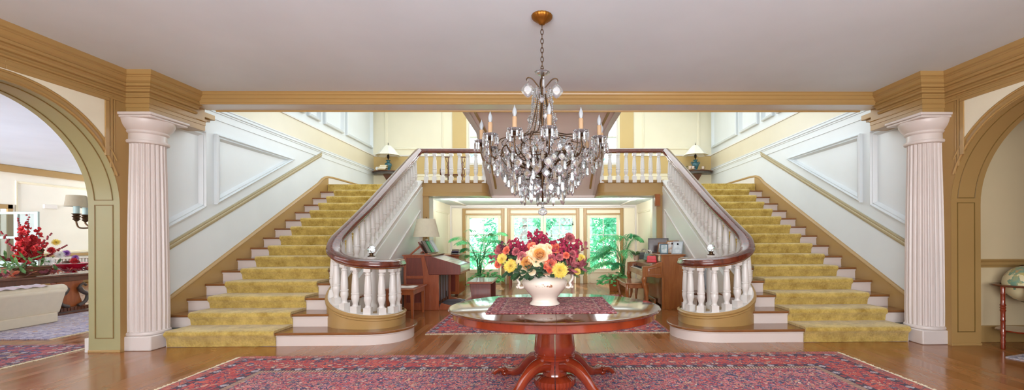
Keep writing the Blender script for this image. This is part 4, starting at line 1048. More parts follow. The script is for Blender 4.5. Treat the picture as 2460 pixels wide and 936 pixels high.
# ------------------------------------------------------------------ organ on the left
OX, OY = -2.58, 8.12
og = thing('organ', 'walnut console organ with sloping keyboard cover, standing against the left staircase', 'organ', (-2.1,8.65,0))
oy1 = 9.15
b = MB().box(-2.58,8.18,.05,-2.0,oy1-.06,.64).box(-2.58,8.16,.62,-2.08,oy1-.04,1.0); b.build('cabinet', M['organ'], og, bevel=.006)
for y in (8.12, oy1-.04):
    b = MB()
    b.prism([(-2.58,0),(-2.53,0),(-2.53,1.015),(-2.58,1.015)],'y',y,y+.04).prism([(-2.22,.0),(-1.93,0),(-1.93,.66),(-2.11,.66),(-2.19,1.015),(-2.26,1.015),(-2.22,.66)],'y',y,y+.04)
    b.box(-2.54,y+.002,.97,-2.2,y+.038,1.014).box(-2.54,y+.002,.585,-2.16,y+.038,.64).box(-2.54,y+.002,.001,-2.2,y+.038,.14)
    b.build('side_frame', M['organ'], og, bevel=.006)
    yy = y+.012
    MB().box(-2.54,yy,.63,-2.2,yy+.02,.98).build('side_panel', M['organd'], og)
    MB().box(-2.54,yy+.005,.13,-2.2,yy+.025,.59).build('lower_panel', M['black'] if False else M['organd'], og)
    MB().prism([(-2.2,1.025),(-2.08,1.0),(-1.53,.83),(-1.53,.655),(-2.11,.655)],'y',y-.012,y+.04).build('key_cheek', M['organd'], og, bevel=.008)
MB().box(-2.6,8.10,1.005,-2.06,oy1+.02,1.03).build('top_board', M['organ'], og, bevel=.008)
MB().box(-2.15,8.16,.655,-1.545,oy1-.04,.70).build('key_bed', M['organ'], og, bevel=.006)
mk = simple('organ_key_cover','dfe0e4',.18,coat=.5)
b = MB()
for k in range(6):
    t0, t1 = k/6, (k+1)/6-.012
    xa, za = -2.06+.5*t0, .985-.155*t0; xb, zb = -2.06+.5*t1, .985-.155*t1
    b.add([(xa,8.165,za),(xb,8.165,zb),(xb,oy1-.045,zb),(xa,oy1-.045,za),(xa,8.165,za-.02),(xb,8.165,zb-.02),(xb,oy1-.045,zb-.02),(xa,oy1-.045,za-.02)],[(0,1,2,3),(7,6,5,4),(0,4,5,1),(1,5,6,2),(2,6,7,3),(3,7,4,0)])
b.build('key_cover', mk, og)
MB().box(-1.555,8.165,.70,-1.53,oy1-.045,.82).build('front_fascia', mk, og, bevel=.004)
gm = simple('speaker_cloth','8d8a94',.8,bscale=200,bump=.4)
for k in range(4):
    y = 8.20+k*.225
    MB().box(-1.995,y,.14,-1.975,y+.195,.635).build('speaker_panel', gm, og)
b = MB()
for k in range(5): y = 8.175+k*.225; b.box(-2.0,y,.05,-1.965,y+.022,.65)
b.build('panel_stile', M['dkwood'], og)
MB().box(-1.974,8.86,.15,-1.955,8.92,.27).build('switch_plate', M['black'], og)
MB().box(-2.0,8.2,.03,-1.62,9.0,.06).build('pedal_board', M['organ'], og)
for k in range(13):
    y = 8.26+k*.056
    MB().box(-1.97,y,.062,-1.60-(.03 if k%2 else 0),y+.032,.085).build('pedal', M['black'] if k%2 else simple('pedal_grey','8f8f98',.4), og, bevel=.006)
MB().prism([(-1.95,.0),(-1.62,0),(-1.60,.05),(-1.9,.13)],'y',8.15,8.20).prism([(-1.95,.0),(-1.62,0),(-1.60,.05),(-1.9,.13)],'y',9.03,9.08).build('pedal_cheek', M['organ'], og, bevel=.006)
# music desk and books
b = MB(); b.prism([(-2.50,1.03),(-2.46,1.03),(-2.29,1.17),(-2.31,1.20)],'y',8.22,8.25).prism([(-2.50,1.03),(-2.46,1.03),(-2.29,1.17),(-2.31,1.20)],'y',8.9,8.93)
b.build('desk_strut', M['organ'], og, bevel=.004)
T = lambda x, z, ang: Matrix.Translation((x,0,z)) @ Matrix.Rotation(ang,4,'Y')
MB().box(-.008,8.2,.0,.008,8.95,.27,T(-2.20,1.03,-.52)).build('music_desk', M['organd'], og, bevel=.004)
MB().box(-.005,8.2,.0,.05,8.95,.02,T(-2.20,1.03,-.1)).build('music_ledge', M['organ'], og)
def book(name, label, M4, w, h, th, cov, open_=False, group=None):
    bk = thing(name, label, 'book', M4.to_translation(), group)
    MB().box(0,0,0,th*.25,w,h,M4).box(th*.75,0,0,th,w,h,M4).box(0,0,0,th,.006,h,M4).build('cover', simple(name+'_'+cov,cov,.5), bk)
    MB().box(th*.25,.006,.004,th*.75,w-.006,h-.006,M4).build('pages', M['paper'], bk)
    return bk
M['paper'] = simple('paper','eeeae0',.8,var=.03)
Tm = lambda x,y,z,ang: Matrix.Translation((x,y,z)) @ Matrix.Rotation(ang,4,'Y')
book('music_book', 'dark covered music book leaning at the near end of the organ music desk', Tm(-2.165,8.21,1.055,-.5), .22,.25,.02,'5a4438')
book('music_book', 'green covered music book leaning in the middle of the organ music desk', Tm(-2.15,8.46,1.055,-.5), .2,.24,.018,'2f9a5c')
book('music_book', 'pale grey sheet music album at the far end of the organ music desk', Tm(-2.13,8.69,1.055,-.5), .24,.27,.016,'c9cdd2')
# lamp behind the music desk
def lamp_shade(b, r0, r1, z0, z1, c, seg=32, th=.004):
    b.lathe([(r0,z0),(r1,z1),(r1-th,z1),(r0-th,z0),(r0,z0)],seg,c,caps=False); return b
M['shade'] = simple('linen_shade','d8cfb6',.8,bscale=300,bump=.2)
LX, LY, LZ = -2.40, 9.02, 1.03
tl = thing('table_lamp', 'glass table lamp with beige drum shade standing on the organ', 'lamp', (LX,LY,LZ))
MB().lathe([(.08,0),(.085,.015),(.05,.03),(.035,.05),(.075,.09),(.10,.14),(.095,.19),(.05,.235),(.03,.26),(.035,.275),(.02,.29),(0,.292)],24,(LX,LY,LZ)).build('base', M['glass'], tl, smooth=70)
MB().tube([(LX,LY,LZ+.29),(LX,LY,LZ+.72)],.006,8).ball((LX,LY,LZ+.73),.012,8,6).build('stem', M['brass'], tl)
lamp_shade(MB(),.27,.18,LZ+.33,LZ+.70,(LX,LY,0)).build('shade', M['shade'], tl)
b = MB(); b.tube([(LX-.18,LY,LZ+.69),(LX+.18,LY,LZ+.69)],.003,5).tube([(LX,LY-.18,LZ+.69),(LX,LY+.18,LZ+.69)],.003,5); b.build('shade_ring', M['brass'], tl)
# chest behind the organ with books on it
cb = thing('side_cabinet', 'dark wooden side cabinet behind the organ, holding a small stack of books', 'cabinet', (-2.2,10.3,0))
MB().box(-2.55,9.95,.06,-1.92,10.7,.93).build('body', M['cherry'], cb, bevel=.008)
MB().box(-2.58,9.92,.93,-1.89,10.73,.96).build('top', M['cherry'], cb, bevel=.008)
MB().box(-2.5,9.94,.12,-2.0,9.955,.88).build('door', M['organd'], cb, bevel=.01)
for x in (-2.5,-1.98): MB().box(x-.03,9.97,0,x+.03,10.03,.07).build('foot', M['dkwood'], cb)
for k,(cv,w) in enumerate((('8f8a86',.22),('6a5c7a',.2),('c9c2ae',.18))):
    book('stacked_book', '%s book %s of the small stack on the cabinet behind the organ' % (('grey','violet','cream')[k], ('at the bottom','in the middle','on top')[k]), Matrix.Translation((-2.1+.01*k,9.98,1.001+.04*k)) @ Matrix.Rotation(pi/2,4,'Y'), w,.16,.038,cv)
# organ bench
b = thing('organ_bench', 'low walnut organ bench with solid slanted ends, in front of the organ', 'bench', (-1.17,8.65,0))
MB().box(-1.42,8.18,.475,-.955,9.12,.515).build('seat', M['organ'], b, bevel=.008)
for y in (8.23,9.03): MB().prism([(-1.32,0),(-.985,0),(-.985,.478),(-1.38,.478)],'y',y,y+.04).build('end_panel', M['organd'], b, bevel=.006)
MB().box(-1.17,8.26,.25,-1.14,9.04,.47).build('rail', M['organ'], b)
# small bench with square tapering legs beside the drum
sb = thing('side_bench', 'small square-legged wooden bench between left newel and organ, under an open book', 'bench', (-2.4,7.6,0))
MB().box(-2.62,7.22,.475,-2.11,7.98,.50).build('seat', M['cherry'], sb, bevel=.006)
MB().box(-2.59,7.26,.395,-2.14,7.94,.478).build('apron', M['cherry'], sb, bevel=.004)
for x in (-2.565,-2.165):
    for y in (7.285,7.915): MB().taper(x,y,0,.40,.017,.017,.027,.027).build('leg', M['cherry'], sb, bevel=.003)
ob = thing('open_book', 'open white music book lying on the small bench by the left newel', 'book', (-2.37,7.55,.501))
b2 = MB()
for q in (-1,1): b2.prism([(0,.503),(q*.11,.515),(q*.2,.508),(q*.2,.503)],'y',7.36,7.66,Matrix.Translation((-2.37,0,0)))
b2.build('pages', M['paper'], ob)
MB().box(-2.58,7.35,.5005,-2.16,7.67,.503).build('cover', M['dkwood'], ob)

# ------------------------------------------------------------------ spinet piano on the right
pn = thing('upright_piano', 'honey-brown spinet piano with scrolled key arms beside the right staircase', 'piano', (2.3,8.9,0))
y0, y1 = 8.08, 9.58
MB().box(2.24,y0+.03,.05,2.60,y1-.03,.99).build('case', M['maple'], pn, bevel=.008)
for y in (y0,y1-.04):
    MB().prism([(2.20,0),(2.62,0),(2.62,.995),(2.20,.995)],'y',y,y+.04).build('end_panel', M['maple'], pn, bevel=.006)
    MB().prism([(2.20,.0),(2.25,.0),(2.25,.60),(2.20,.60)],'y',y-.012,y+.045).build('end_stile', M['maple'], pn, bevel=.005)
    top = [(p.x,p.y) for p in crom([(1.86,.775,0),(1.90,.80,0),(1.96,.80,0),(2.05,.815,0),(2.14,.865,0),(2.22,.885,0)],4)]
    low = [(p.x,p.y) for p in crom([(2.22,.59,0),(2.12,.575,0),(2.05,.595,0),(1.95,.60,0),(1.86,.60,0)],3)]
    ka = MB().prism(top+low,'y',y-.015,y+.05).build('key_arm', M['maple'], pn, bevel=.008)
    MB().frame([(1.95,.63),(2.19,.63),(2.19,.80),(1.95,.76)], lambda u,v,h: (u,y-.016-h,v), .025,.008).build('arm_molding', M['maple'], ka)
    MB().prism([(1.84,.59),(1.90,.59),(1.90,.80),(1.84,.79)],'y',y-.02,y+.055).build('arm_block', M['maple'], pn, bevel=.01)
    pts = crom([(1.885,y+.02,.60),(1.875,y+.02,.53),(1.895,y+.02,.42),(1.925,y+.02,.28),(1.93,y+.02,.14),(1.905,y+.02,.05),(1.885,y+.02,.025)],4)
    MB().tube(pts,[.046,.05,.05,.05,.048]+[.042]*4+[.034]*4+[.027]*4+[.024]*4+[.028,.032,.032,.03],12).build('leg', M['maple'], pn, smooth=70)
MB().box(1.90,y0+.05,.60,2.25,y1-.05,.67).build('key_bed', M['maple'], pn, bevel=.006)
MB().box(1.872,y0+.05,.60,1.90,y1-.05,.70).build('key_slip', M['maple'], pn, bevel=.004)
b = MB()
n = 52
for k in range(n):
    ya = y0+.09+(y1-y0-.18)*k/n; b.box(1.905,ya+.0012,.67,2.05,ya+(y1-y0-.18)/n-.0012,.71)
b.build('white_keys', simple('ivory','efeadd',.3,coat=.4), pn)
b = MB()
for k in range(n):
    if k % 7 in (0,1,3,4,5):
        ya = y0+.09+(y1-y0-.18)*(k+1)/n; b.box(1.955,ya-.006,.70,2.05,ya+.006,.722)
b.build('black_keys', M['black'], pn)
MB().box(2.05,y0+.05,.67,2.10,y1-.05,.83).build('fallboard', M['maple'], pn, bevel=.01)
MB().prism([(2.02,.80),(2.10,.83),(2.24,.875),(2.24,.89),(2.02,.815)],'y',y0+.05,y1-.05).build('key_lid', M['maple'], pn, bevel=.004)
MB().box(2.18,y0-.02,.99,2.65,y1+.02,1.015).build('top_lid', M['maple'], pn, bevel=.008)
MB().box(2.18,y0+.5,.03,2.22,y0+1.0,.12).build('pedal_box', M['maple'], pn)
for k in range(3): MB().box(2.06,y0+.62+k*.1,.05,2.2,y0+.65+k*.1,.065).build('pedal', M['brass'], pn, bevel=.005)
# piano bench with cabriole legs
pb = thing('piano_bench', 'small wooden piano bench with curved cabriole legs before the piano keyboard', 'bench', (1.78,8.7,0))
MB().box(1.55,8.2,.445,2.0,9.2,.47).build('seat', M['maple'], pb, bevel=.008)
MB().box(1.585,8.24,.37,1.965,9.16,.447).build('apron', M['maple'], pb, bevel=.004)
for x, sx in ((1.60,-1),(1.95,1)):
    for y, sy in ((8.26,-1),(9.14,1)):
        pts = crom([(x,y,.44),(x+sx*.015,y+sy*.015,.36),(x+sx*.012,y+sy*.012,.27),(x-sx*.01,y-sy*.01,.13),(x-sx*.005,y-sy*.005,.05),(x+sx*.015,y+sy*.015,.015)],4)
        MB().tube(pts,[.034]*5+[.034]*4+[.027]*4+[.02]*4+[.017]*3+[.024],10).build('leg', M['maple'], pb, smooth=70)
# frames, bags and fern on the piano
def photo_frame(label, x, y, z, w, h, rz, tilt, col, pic, pic2='e6eef0'):
    f = thing('photo_frame', label, 'picture frame', (x,y,z), 'framed photographs on the piano', rz, world=False)
    Mt = Matrix.Rotation(-tilt,4,'X')
    b = MB()
    for a in ((-w/2,0,w/2,.02),(-w/2,h-.02,w/2,h),(-w/2,0,-w/2+.02,h),(w/2-.02,0,w/2,h)): b.box(a[0],-.008+(.001 if a[0]!=-w/2 or a[2]==w/2 else 0),a[1],a[2],.008,a[3],Mt)
    b.build('frame', simple('frame_'+col,col,.35), f, bevel=.003)
    t = NT('photo_'+pic); v = t.coord(); k = t.noise(v, 14, 3)[0]
    MB().box(-w/2+.015,-.003,.015,w/2-.015,.003,h-.015,Mt).build('picture', t.bsdf(t.ramp(k,[(.35,lin(pic)),(.65,lin(pic2))]),.15), f)
    MB().box(-.015,.01,0,.015,.014,h*.8,Matrix.Translation((0,.10,0)) @ Matrix.Rotation(.22,4,'X')).build('stand', M['black'], f)
    return f
photo_frame('large dark album cover standing upright at the back of the piano top', 2.42,9.15,1.016,.42,.30,-.15,.08,'3f3030','4a3a38','55433f')
photo_frame('brown framed photograph leaning before the dark album on the piano', 2.36,8.62,1.016,.20,.22,-.5,.3,'8a5a34','8aa09a')
photo_frame('small blue-grey framed photograph at the middle of the piano top', 2.33,8.38,1.016,.15,.19,-.35,.15,'5c7684','9ab8bc')
photo_frame('gilt framed picture leaning behind the pale one at the near end of the piano', 2.46,8.36,1.016,.24,.27,-.6,.4,'9a6a3a','c9a890')
photo_frame('pale silver framed photograph leaning at the near end of the piano', 2.53,8.24,1.016,.20,.26,-.6,.42,'b4bcc2','c6d2d6')
photo_frame('green-grey framed photograph at the far end of the piano top', 2.30,9.3,1.016,.18,.24,-.8,.35,'6f9088','a8c8c0')
def handbag(name, label, x, y, z, rz, w, h, d, col, hcol, handle=True):
    f = thing(name, label, 'handbag', (x,y,z), None, rz, world=False)
    MB().taper(0,0,0,h,w/2,d/2,w/2*.86,d/2*.5).build('body', simple(name+'_'+col,col,.4,coat=.3), f, bevel=.012, seg=3)
    MB().taper(0,-.004,h*.5,h+.002,w/2*.9,d/2*.78,w/2*.84,d/2*.52).build('flap', simple(name+'_'+col+'_flap',col,.35,coat=.3), f, bevel=.006)
    if handle:
        for q in (-1,1): MB().tube(crom([(-w*.28,q*d*.2,h*.8),(-w*.26,q*d*.2,h*1.3),(0,q*d*.2,h*1.55),(w*.26,q*d*.2,h*1.3),(w*.28,q*d*.2,h*.8)],5),.008,8).build('handle', simple('bag_handle',hcol,.4), f, smooth=70)
    else: MB().tube(crom([(-w*.35,0,h*.9),(-w*.2,0,h*1.2),(w*.2,0,h*1.2),(w*.35,0,h*.9)],5),.005,8).build('handle', simple('bag_chain','c9a46a',.3,.8), f)
    return f
handbag('handbag', 'grey-green handbag with white loop handles lying on the piano key cover', 2.12,8.75,.875,-1.1,.24,.13,.09,'6f8a82','d8d4c8')
handbag('handbag', 'dark handbag with arched handles at the far end of the piano key cover', 2.11,9.12,.875,-1.1,.24,.14,.09,'3a3a40','b0a898')
handbag('red_purse', 'small bright red purse at the near end of the piano', 2.06,8.26,.86,-.3,.19,.12,.08,'d81f2c','c9a46a',False)
pt = thing('jug', 'little cream jug beside the red purse on the piano', 'jug', (2.2,8.2,.885))
MB().lathe([(.0,.0),(.03,.0),(.04,.03),(.036,.07),(.025,.09),(.03,.11),(.024,.112),(.0,.09)],16,(2.2,8.2,.885)).build('body', simple('jug_cream','d9cfa8',.2,coat=.5), pt, smooth=60)
MB().tube(crom([(2.2,8.17,.975),(2.2,8.145,.96),(2.2,8.15,.92),(2.2,8.165,.905)],4),.005,6).build('handle', simple('jug_cream2','d9cfa8',.2), pt)
def tuft(b, c, n, L, W, q, droop=.4, rise=.9):
    for k in range(n):
        a = q.uniform(0,2*pi); d = Vector((cos(a),sin(a),q.uniform(.2,1)*rise))
        b.petal(Vector(c)+Vector((cos(a)*.02,sin(a)*.02,0)), d, L*q.uniform(.6,1.1), W, Vector((0,0,1)), .2, -q.uniform(0,droop), 5, 1, .9)
fp_ = thing('potted_fern', 'small bushy fern in a pale pot at the far end of the piano keyboard', 'plant', (2.02,9.45,.835))
MB().lathe([(.0,0),(.05,0),(.07,.10),(.075,.10),(.075,.12),(.066,.12),(.06,.10),(0,.1)],20,(2.02,9.45,.835)).build('pot', simple('pale_pot','cbb29a',.6), fp_, smooth=40)
b = MB(); tuft(b,(2.02,9.45,.95),110,.17,.018,random.Random(8),.6,1.0); b.build('foliage', F['lleaf'], fp_)
# wooden loudspeaker on the right portal
sk = thing('wall_speaker', 'small brown wooden loudspeaker fixed high on the right portal post', 'speaker', (2.54,9.78,2.02))
MB().box(2.50,9.72,2.03,2.62,9.82,2.30).build('case', M['maple'], sk, bevel=.004)
MB().box(2.515,9.712,2.045,2.605,9.722,2.285).build('grille', simple('speaker_grille','9a5a30',.8,bscale=200,bump=.4), sk)
# chair half hidden behind the right newel
hc = thing('folding_chair', 'dark-framed chair with pale blue oval back, half hidden behind the right newel balusters', 'chair', (2.72,6.9,0))
MB().lathe([(.0,0),(.17,0),(.18,.01),(.17,.02),(.0,.02)],24,sy=1.3,M=Matrix.Translation((2.63,7.1,.66))@Matrix.Rotation(pi/2,4,'Y')).build('backrest', simple('pale_blue_back','a9bccb',.3), hc)
MB().box(2.33,6.85,.42,2.62,7.28,.45).build('seat', M['dkwood'], hc, bevel=.01)
for x in (2.36,2.59):
    for y in (6.88,7.25): MB().taper(x,y,0,.43,.013,.013,.016,.016).build('leg', M['dkwood'], hc)
MB().box(2.60,7.05,.43,2.63,7.15,.55).build('back_post', M['dkwood'], hc)

# ------------------------------------------------------------------ low table and plants by the garden doors
lt = thing('low_table', 'low wooden table on slim legs before the middle garden doors, behind the flower urn', 'table', (-.05,11.9,0))
MB().box(-.95,11.55,.50,.82,12.2,.53).build('top', M['organ'], lt, bevel=.006)
MB().box(-.90,11.6,.43,.77,12.15,.502).build('apron', M['organ'], lt)
for x in (-.9,.77):
    for y in (11.6,12.15): MB().taper(x,y,0,.44,.018,.018,.026,.026).build('leg', M['organ'], lt)
for (nm,lb,x,cm,n) in (('potted_plant','leafy green potted plant on the left end of the low table by the doors',-.7,'pothos',60),('potted_plant','yellow-green potted plant on the right end of the low table by the doors',.72,'lleaf',50)):
    p = thing(nm, lb, 'plant', (x,11.85,.531))
    MB().lathe([(0,0),(.06,0),(.085,.13),(.09,.14),(.07,.14),(0,.12)],20,(x,11.85,.531)).build('pot', M['pot'], p, smooth=40)
    b = MB(); tuft(b,(x,11.85,.67),n,.24,.05,random.Random(n),.5,1.2); b.build('foliage', F[cm], p)
def frond(base, az, L, rise, bend, nl, ll, mat, parent, q):
    base = Vector(base); d = Vector((cos(az),sin(az),0)); b = MB(); pts = []
    for k in range(13):
        t = k/12; pts.append(base + d*(L*(.25*t+.75*t*t)) + Vector((0,0,rise*(t*1.5-.5*t*t) - bend*t**3)))
    b.tube(pts, [.007*(1-.8*k/12) for k in range(13)], 5)
    for k in range(nl):
        t = .28+.72*k/nl; i = min(11,int(t*12)); p = pts[i].lerp(pts[i+1], t*12-i); tg = (pts[i+1]-pts[i]).normalized()
        sd = tg.cross(Vector((0,0,1))).normalized(); l = ll*sin(pi*(.12+.8*(t-.28)/.72))**.6
        for s in (-1,1):
            b.petal(p, sd*s*.8+tg*.65+Vector((0,0,-.25)), l*q.uniform(.9,1.1), .026, Vector((0,0,1)), .1, -.3, 4, 1, .95)
    return b.build('frond', mat, parent, smooth=80)
def palm(name, label, x, y, H, fr_, pot, seed, mat='palm', up=1.0):
    q = random.Random(seed)
    t = thing(name, label, 'plant', (x,y,0))
    pot(t, x, y)
    for k, (az, L, rise, bend) in enumerate(fr_):
        a = radians(az); base = (x+.05*cos(a*3), y+.05*sin(a*3), H*.25)
        frond((x+.04*cos(k), y+.04*sin(k), .28), a, L, rise*up, bend, 30, .25, F[mat if k%3 else 'palmd'], t, q)
    b = MB()
    for k in range(7): b.tube([(x+.03*cos(k),y+.03*sin(k),.25),(x+.06*cos(k*1.3),y+.05*sin(k),.28+.6*H*.5)],[.011,.006],6)
    b.build('stalks', F['lleaf'], t)
    return t
def wicker(t, x, y):
    m = simple('wicker','b8743c',.75,var=.35,scale=60,bump=.5,bscale=90)
    MB().taper(x,y,0,.30,.135,.135,.17,.17).build('basket', m, t, bevel=.02)
    b = MB()
    for z in (.02,.08,.14,.20,.26,.30):
        r = .137+.035*z/.3; b.tube([(x-r,y-r,z),(x+r,y-r,z),(x+r,y+r,z),(x-r,y+r,z)],.008,6,closed=True)
    b.build('basket_weave', m, t)
def stonepot(t, x, y):
    MB().lathe([(0,0),(.13,0),(.17,.26),(.19,.27),(.19,.31),(.16,.31),(.15,.27),(0,.26)],28,(x,y,0)).build('pot', M['pot'], t, smooth=40)
palm('potted_palm', 'tall feathery palm in a square wicker basket before the left garden door', -1.70,11.55,1.7,
     [(200,.55,.95,.40),(170,.50,.75,.35),(225,.7,1.15,.45),(250,.45,1.35,.35),(280,.4,1.3,.4),(300,.6,1.25,.5),(330,.75,1.2,.5),(350,.7,1.35,.45),(10,.65,1.05,.55),(40,.5,1.3,.4),(320,.95,.85,.5),(190,.75,1.3,.55),(270,.55,.8,.4),(350,.95,.7,.5)], wicker, 3, up=1.2)
palm('potted_palm', 'arching feathery palm in a round pot beside the right garden door, behind the piano', 2.05,11.3,1.7,
     [(190,.85,1.15,.65),(170,.6,1.55,.55),(200,1.0,.8,.6),(215,.9,1.35,.7),(240,.55,1.6,.55),(260,.4,1.5,.45),(290,.45,1.6,.5),(330,.5,1.5,.5),(0,.5,1.45,.45),(20,.55,1.6,.55),(180,1.05,1.0,.6),(150,.5,1.2,.5),(225,.6,.7,.4),(270,.7,1.2,.6)], stonepot, 5)
def pothos(label, x, y, z0, R, H, n, seed):
    q = random.Random(seed); t = thing('trailing_plant', label, 'plant', (x,y,0)); b = MB()
    for k in range(n):
        a = q.uniform(0,2*pi); r = R*sqrt(q.random()); z = z0 + H*(1-(r/R)**2)*q.uniform(.3,1) - q.uniform(0,.10)*(r/R)
        b.petal((x+r*cos(a),y+r*sin(a),z), Vector((cos(a),sin(a),q.uniform(-.6,.5))), q.uniform(.08,.12), q.uniform(.06,.085), Vector((0,-.3,1)), .15, -.2, 4, 1, .9)
    b.build('foliage', F['pothos'], t, smooth=80)
    b = MB()
    for k in range(8): a = q.uniform(0,2*pi); b.tube(crom([(x,y,z0-.05),(x+R*.5*cos(a),y+R*.5*sin(a),z0+.1),(x+R*1.05*cos(a),y+R*1.05*sin(a),z0-.10)],4),.004,5)
    b.build('stems', F['lleaf'], t)
    MB().lathe([(0,0),(.10,0),(.12,z0-.04),(.13,z0),(.11,z0),(0,z0-.05)],20,(x,y,0)).build('pot', M['pot'], t, smooth=40)
pothos('low bushy trailing plant at the foot of the left palm, by the organ bench', -1.45,11.1,.30,.42,.22,150,4)
pothos('low leafy trailing plant at the foot of the right palm, behind the piano bench', 1.75,10.9,.28,.36,.2,120,6)

# ------------------------------------------------------------------ landing: corner shelves, lamps, small things, chair
def corner_shelf(s, label):
    c = (s*4.95, 12.84)
    t = thing('corner_shelf', label, 'shelf', (s*4.5,12.5,3.1))
    n = 20; out = []
    for k in range(n+1):
        a = pi*k/n; out.append((s*4.48+.5*cos(a)*1.0, 12.83-.42*sin(a)))
    MB().prism(out,'z',3.235,3.262).build('top', M['dkwood'], t, bevel=.008)
    MB().prism([(s*4.48+(x-s*4.48)*.9, 12.83-(12.83-y)*.9) for x,y in out],'z',3.17,3.236).build('carved_apron', simple('carved_grey_wood','5a5450',.4,var=.4,scale=50,bump=.8,bscale=40), t)
    MB().taper(s*4.48,12.72,2.98,3.18,.03,.05,.14,.10).build('bracket', M['dkwood'], t, bevel=.01)
    return t
corner_shelf(-1,'dark carved half-round wall shelf under the left landing lamp'); corner_shelf(1,'dark carved half-round wall shelf under the right landing lamp')
M['teal'] = simple('teal_glaze','1f5e6c',.15,coat=.8,var=.3)
def landing_lamp(x, y, z, label, handles=False, fin=.09):
    t = thing('table_lamp', label, 'lamp', (x,y,z), 'teal lamps on the landing')
    MB().lathe([(0,0),(.06,0),(.062,.015),(.05,.03),(.075,.09),(.098,.15),(.10,.185),(.085,.215),(.045,.235),(.04,.27),(.065,.29),(.068,.30),(.03,.305),(0,.306)],28,(x,y,z)).build('base', M['teal'], t, smooth=60)
    if handles:
        for s in (-1,1): MB().tube(crom([(x+s*.05,y,z+.235),(x+s*.11,y,z+.235),(x+s*.125,y,z+.205),(x+s*.095,y,z+.175)],4),.012,8).build('handle', M['teal'], t, smooth=70)
    MB().lathe([(.012,.30),(.014,.35),(.033,.37),(.033,.45),(.012,.46),(.005,.47),(.005,.80),(0,.80)],16,(x,y,z)).build('socket', M['iron'], t)
    MB().lathe([(.36,.43),(.30,.49),(.19,.61),(.10,.705),(.085,.715),(.08,.71),(.18,.605),(.295,.485),(.355,.427)],8,(x,y,z),caps=False,a0=pi/8,a1=2*pi+pi/8).build('shade', simple('white_silk_shade','f2eee0',.7,bscale=200), t, smooth=20)
    MB().lathe([(.004,.71),(.012,.725),(.012,.74),(.007,.75),(.01,.77),(.008,.71+fin),(0,.712+fin)],10,(x,y,z)).build('finial', M['iron'], t)
landing_lamp(-4.44,12.58,3.263,'teal vase lamp with white pleated coolie shade on the left landing shelf')
landing_lamp(4.40,12.58,3.263,'teal two-handled lamp with white coolie shade on the right landing shelf', True, .05)
for k,(cv,w,h,nm) in enumerate((('b8a070',.24,.17,'tan'),('e0d8b8',.22,.15,'cream'),('d9c88f',.2,.15,'straw-yellow'))):
    book('shelf_book', '%s book %s of the stack before the left landing lamp' % (nm, ('at the bottom','in the middle','on top')[k]), Matrix.Translation((-4.60+.012*k,12.42+.01*k,3.263+.047*(k+1))) @ Matrix.Rotation(pi/2,4,'Y') @ Matrix.Rotation(-pi/2,4,'X') @ Matrix.Translation((0,-w*0,-0)) if False else Matrix.Translation((-4.44+.012*k,12.38+.01*k,3.312+.046*k)) @ Matrix.Rotation(pi/2,4,'Z') @ Matrix.Rotation(pi/2,4,'Y'), w,h,.044,cv)
sh = thing('seashell', 'small white shell at the left edge of the left landing shelf', 'shell', (-4.72,12.5,3.263))
MB().lathe([(.0,0),(.04,.01),(.055,.045),(.045,.08),(.02,.10),(0,.105)],14,(-4.72,12.5,3.263),rf=lambda a,z:1+.12*sin(a*5)).build('body', simple('shell_white','e8ecf2',.3), sh, smooth=60)
MB().lathe([(.0,0),(.022,.01),(.028,.03),(.015,.05),(0,.055)],10,(-4.67,12.46,3.263)).build('coil', simple('shell_brown','8a7058',.4), sh, smooth=60)
for (x,y,sz,lb) in ((4.22,12.5,1.0,'patterned cup with saucer left of the right landing lamp'),(4.27,12.40,.8,'gilded low cup in front of the right landing lamp'),(4.57,12.45,.8,'little white and gold cup right of the right landing lamp')):
    t = thing('teacup', lb, 'cup', (x,y,3.263), 'cups on the landing shelf')
    MB().lathe([(0,0),(.03,0),(.07,.012),(.072,.016),(.03,.008),(0,.008)],20,(x,y,3.263)).build('saucer', simple('saucer_glaze','d8c4b8',.2,coat=.5), t, smooth=60)
    MB().lathe([(0,.01),(.025,.01),(.045*sz,.05),(.05*sz,.09*sz+.02),(.046*sz,.09*sz+.02),(.03,.03),(0,.025)],20,(x,y,3.263)).build('body', simple('cup_glaze','c9b8ae',.2,coat=.5,var=.4,scale=60), t, smooth=60)
    MB().tube(crom([(x+.045*sz,y,3.263+.085),(x+.075*sz,y,3.263+.08),(x+.07*sz,y,3.263+.045),(x+.04*sz,y,3.263+.04)],4),.005,6).build('handle', M['brass'], t)
jp = thing('crystal_jar', 'small clear glass jar on the right landing shelf', 'jar', (4.17,12.62,3.263))
MB().lathe([(0,0),(.04,0),(.05,.05),(.04,.10),(.02,.12),(0,.13)],16,(4.17,12.62,3.263)).build('body', M['glass'], jp, smooth=50)
MB().ball((4.17,12.62,3.405),.018,10,6).build('stopper', M['glass'], jp)
# carved chair on the landing
lc = thing('carved_chair', 'brown carved open-back chair standing on the landing left of the chandelier', 'chair', (-2.42,11.9,2.579))
cz = 2.58
MB().box(-2.72,11.65,cz+.42,-2.13,12.1,cz+.46).build('seat', M['dkwood'], lc, bevel=.01)
for x in (-2.69,-2.16): MB().taper(x,11.68,cz,cz+.43,.016,.016,.022,.022).build('leg', M['dkwood'], lc)
for x in (-2.62,-2.24):
    MB().tube([(x,12.08,cz),(x,12.08,cz+.45),(x+.0,12.13,cz+1.0)],[.018,.02,.018],8).build('back_post', M['dkwood'], lc)
    b = MB(); 
    for q in (-1,1): b.tube(crom([(x,12.13,cz+.62),(x+q*.05,12.13,cz+.72),(x+q*.02,12.13,cz+.80),(x+q*.06,12.13,cz+.88),(x+q*.08,12.13,cz+.98)],4),.009,6)
    b.box(x-.10,12.12,cz+.975,x+.10,12.145,cz+1.005); b.build('carved_splat', M['dkwood'], lc)
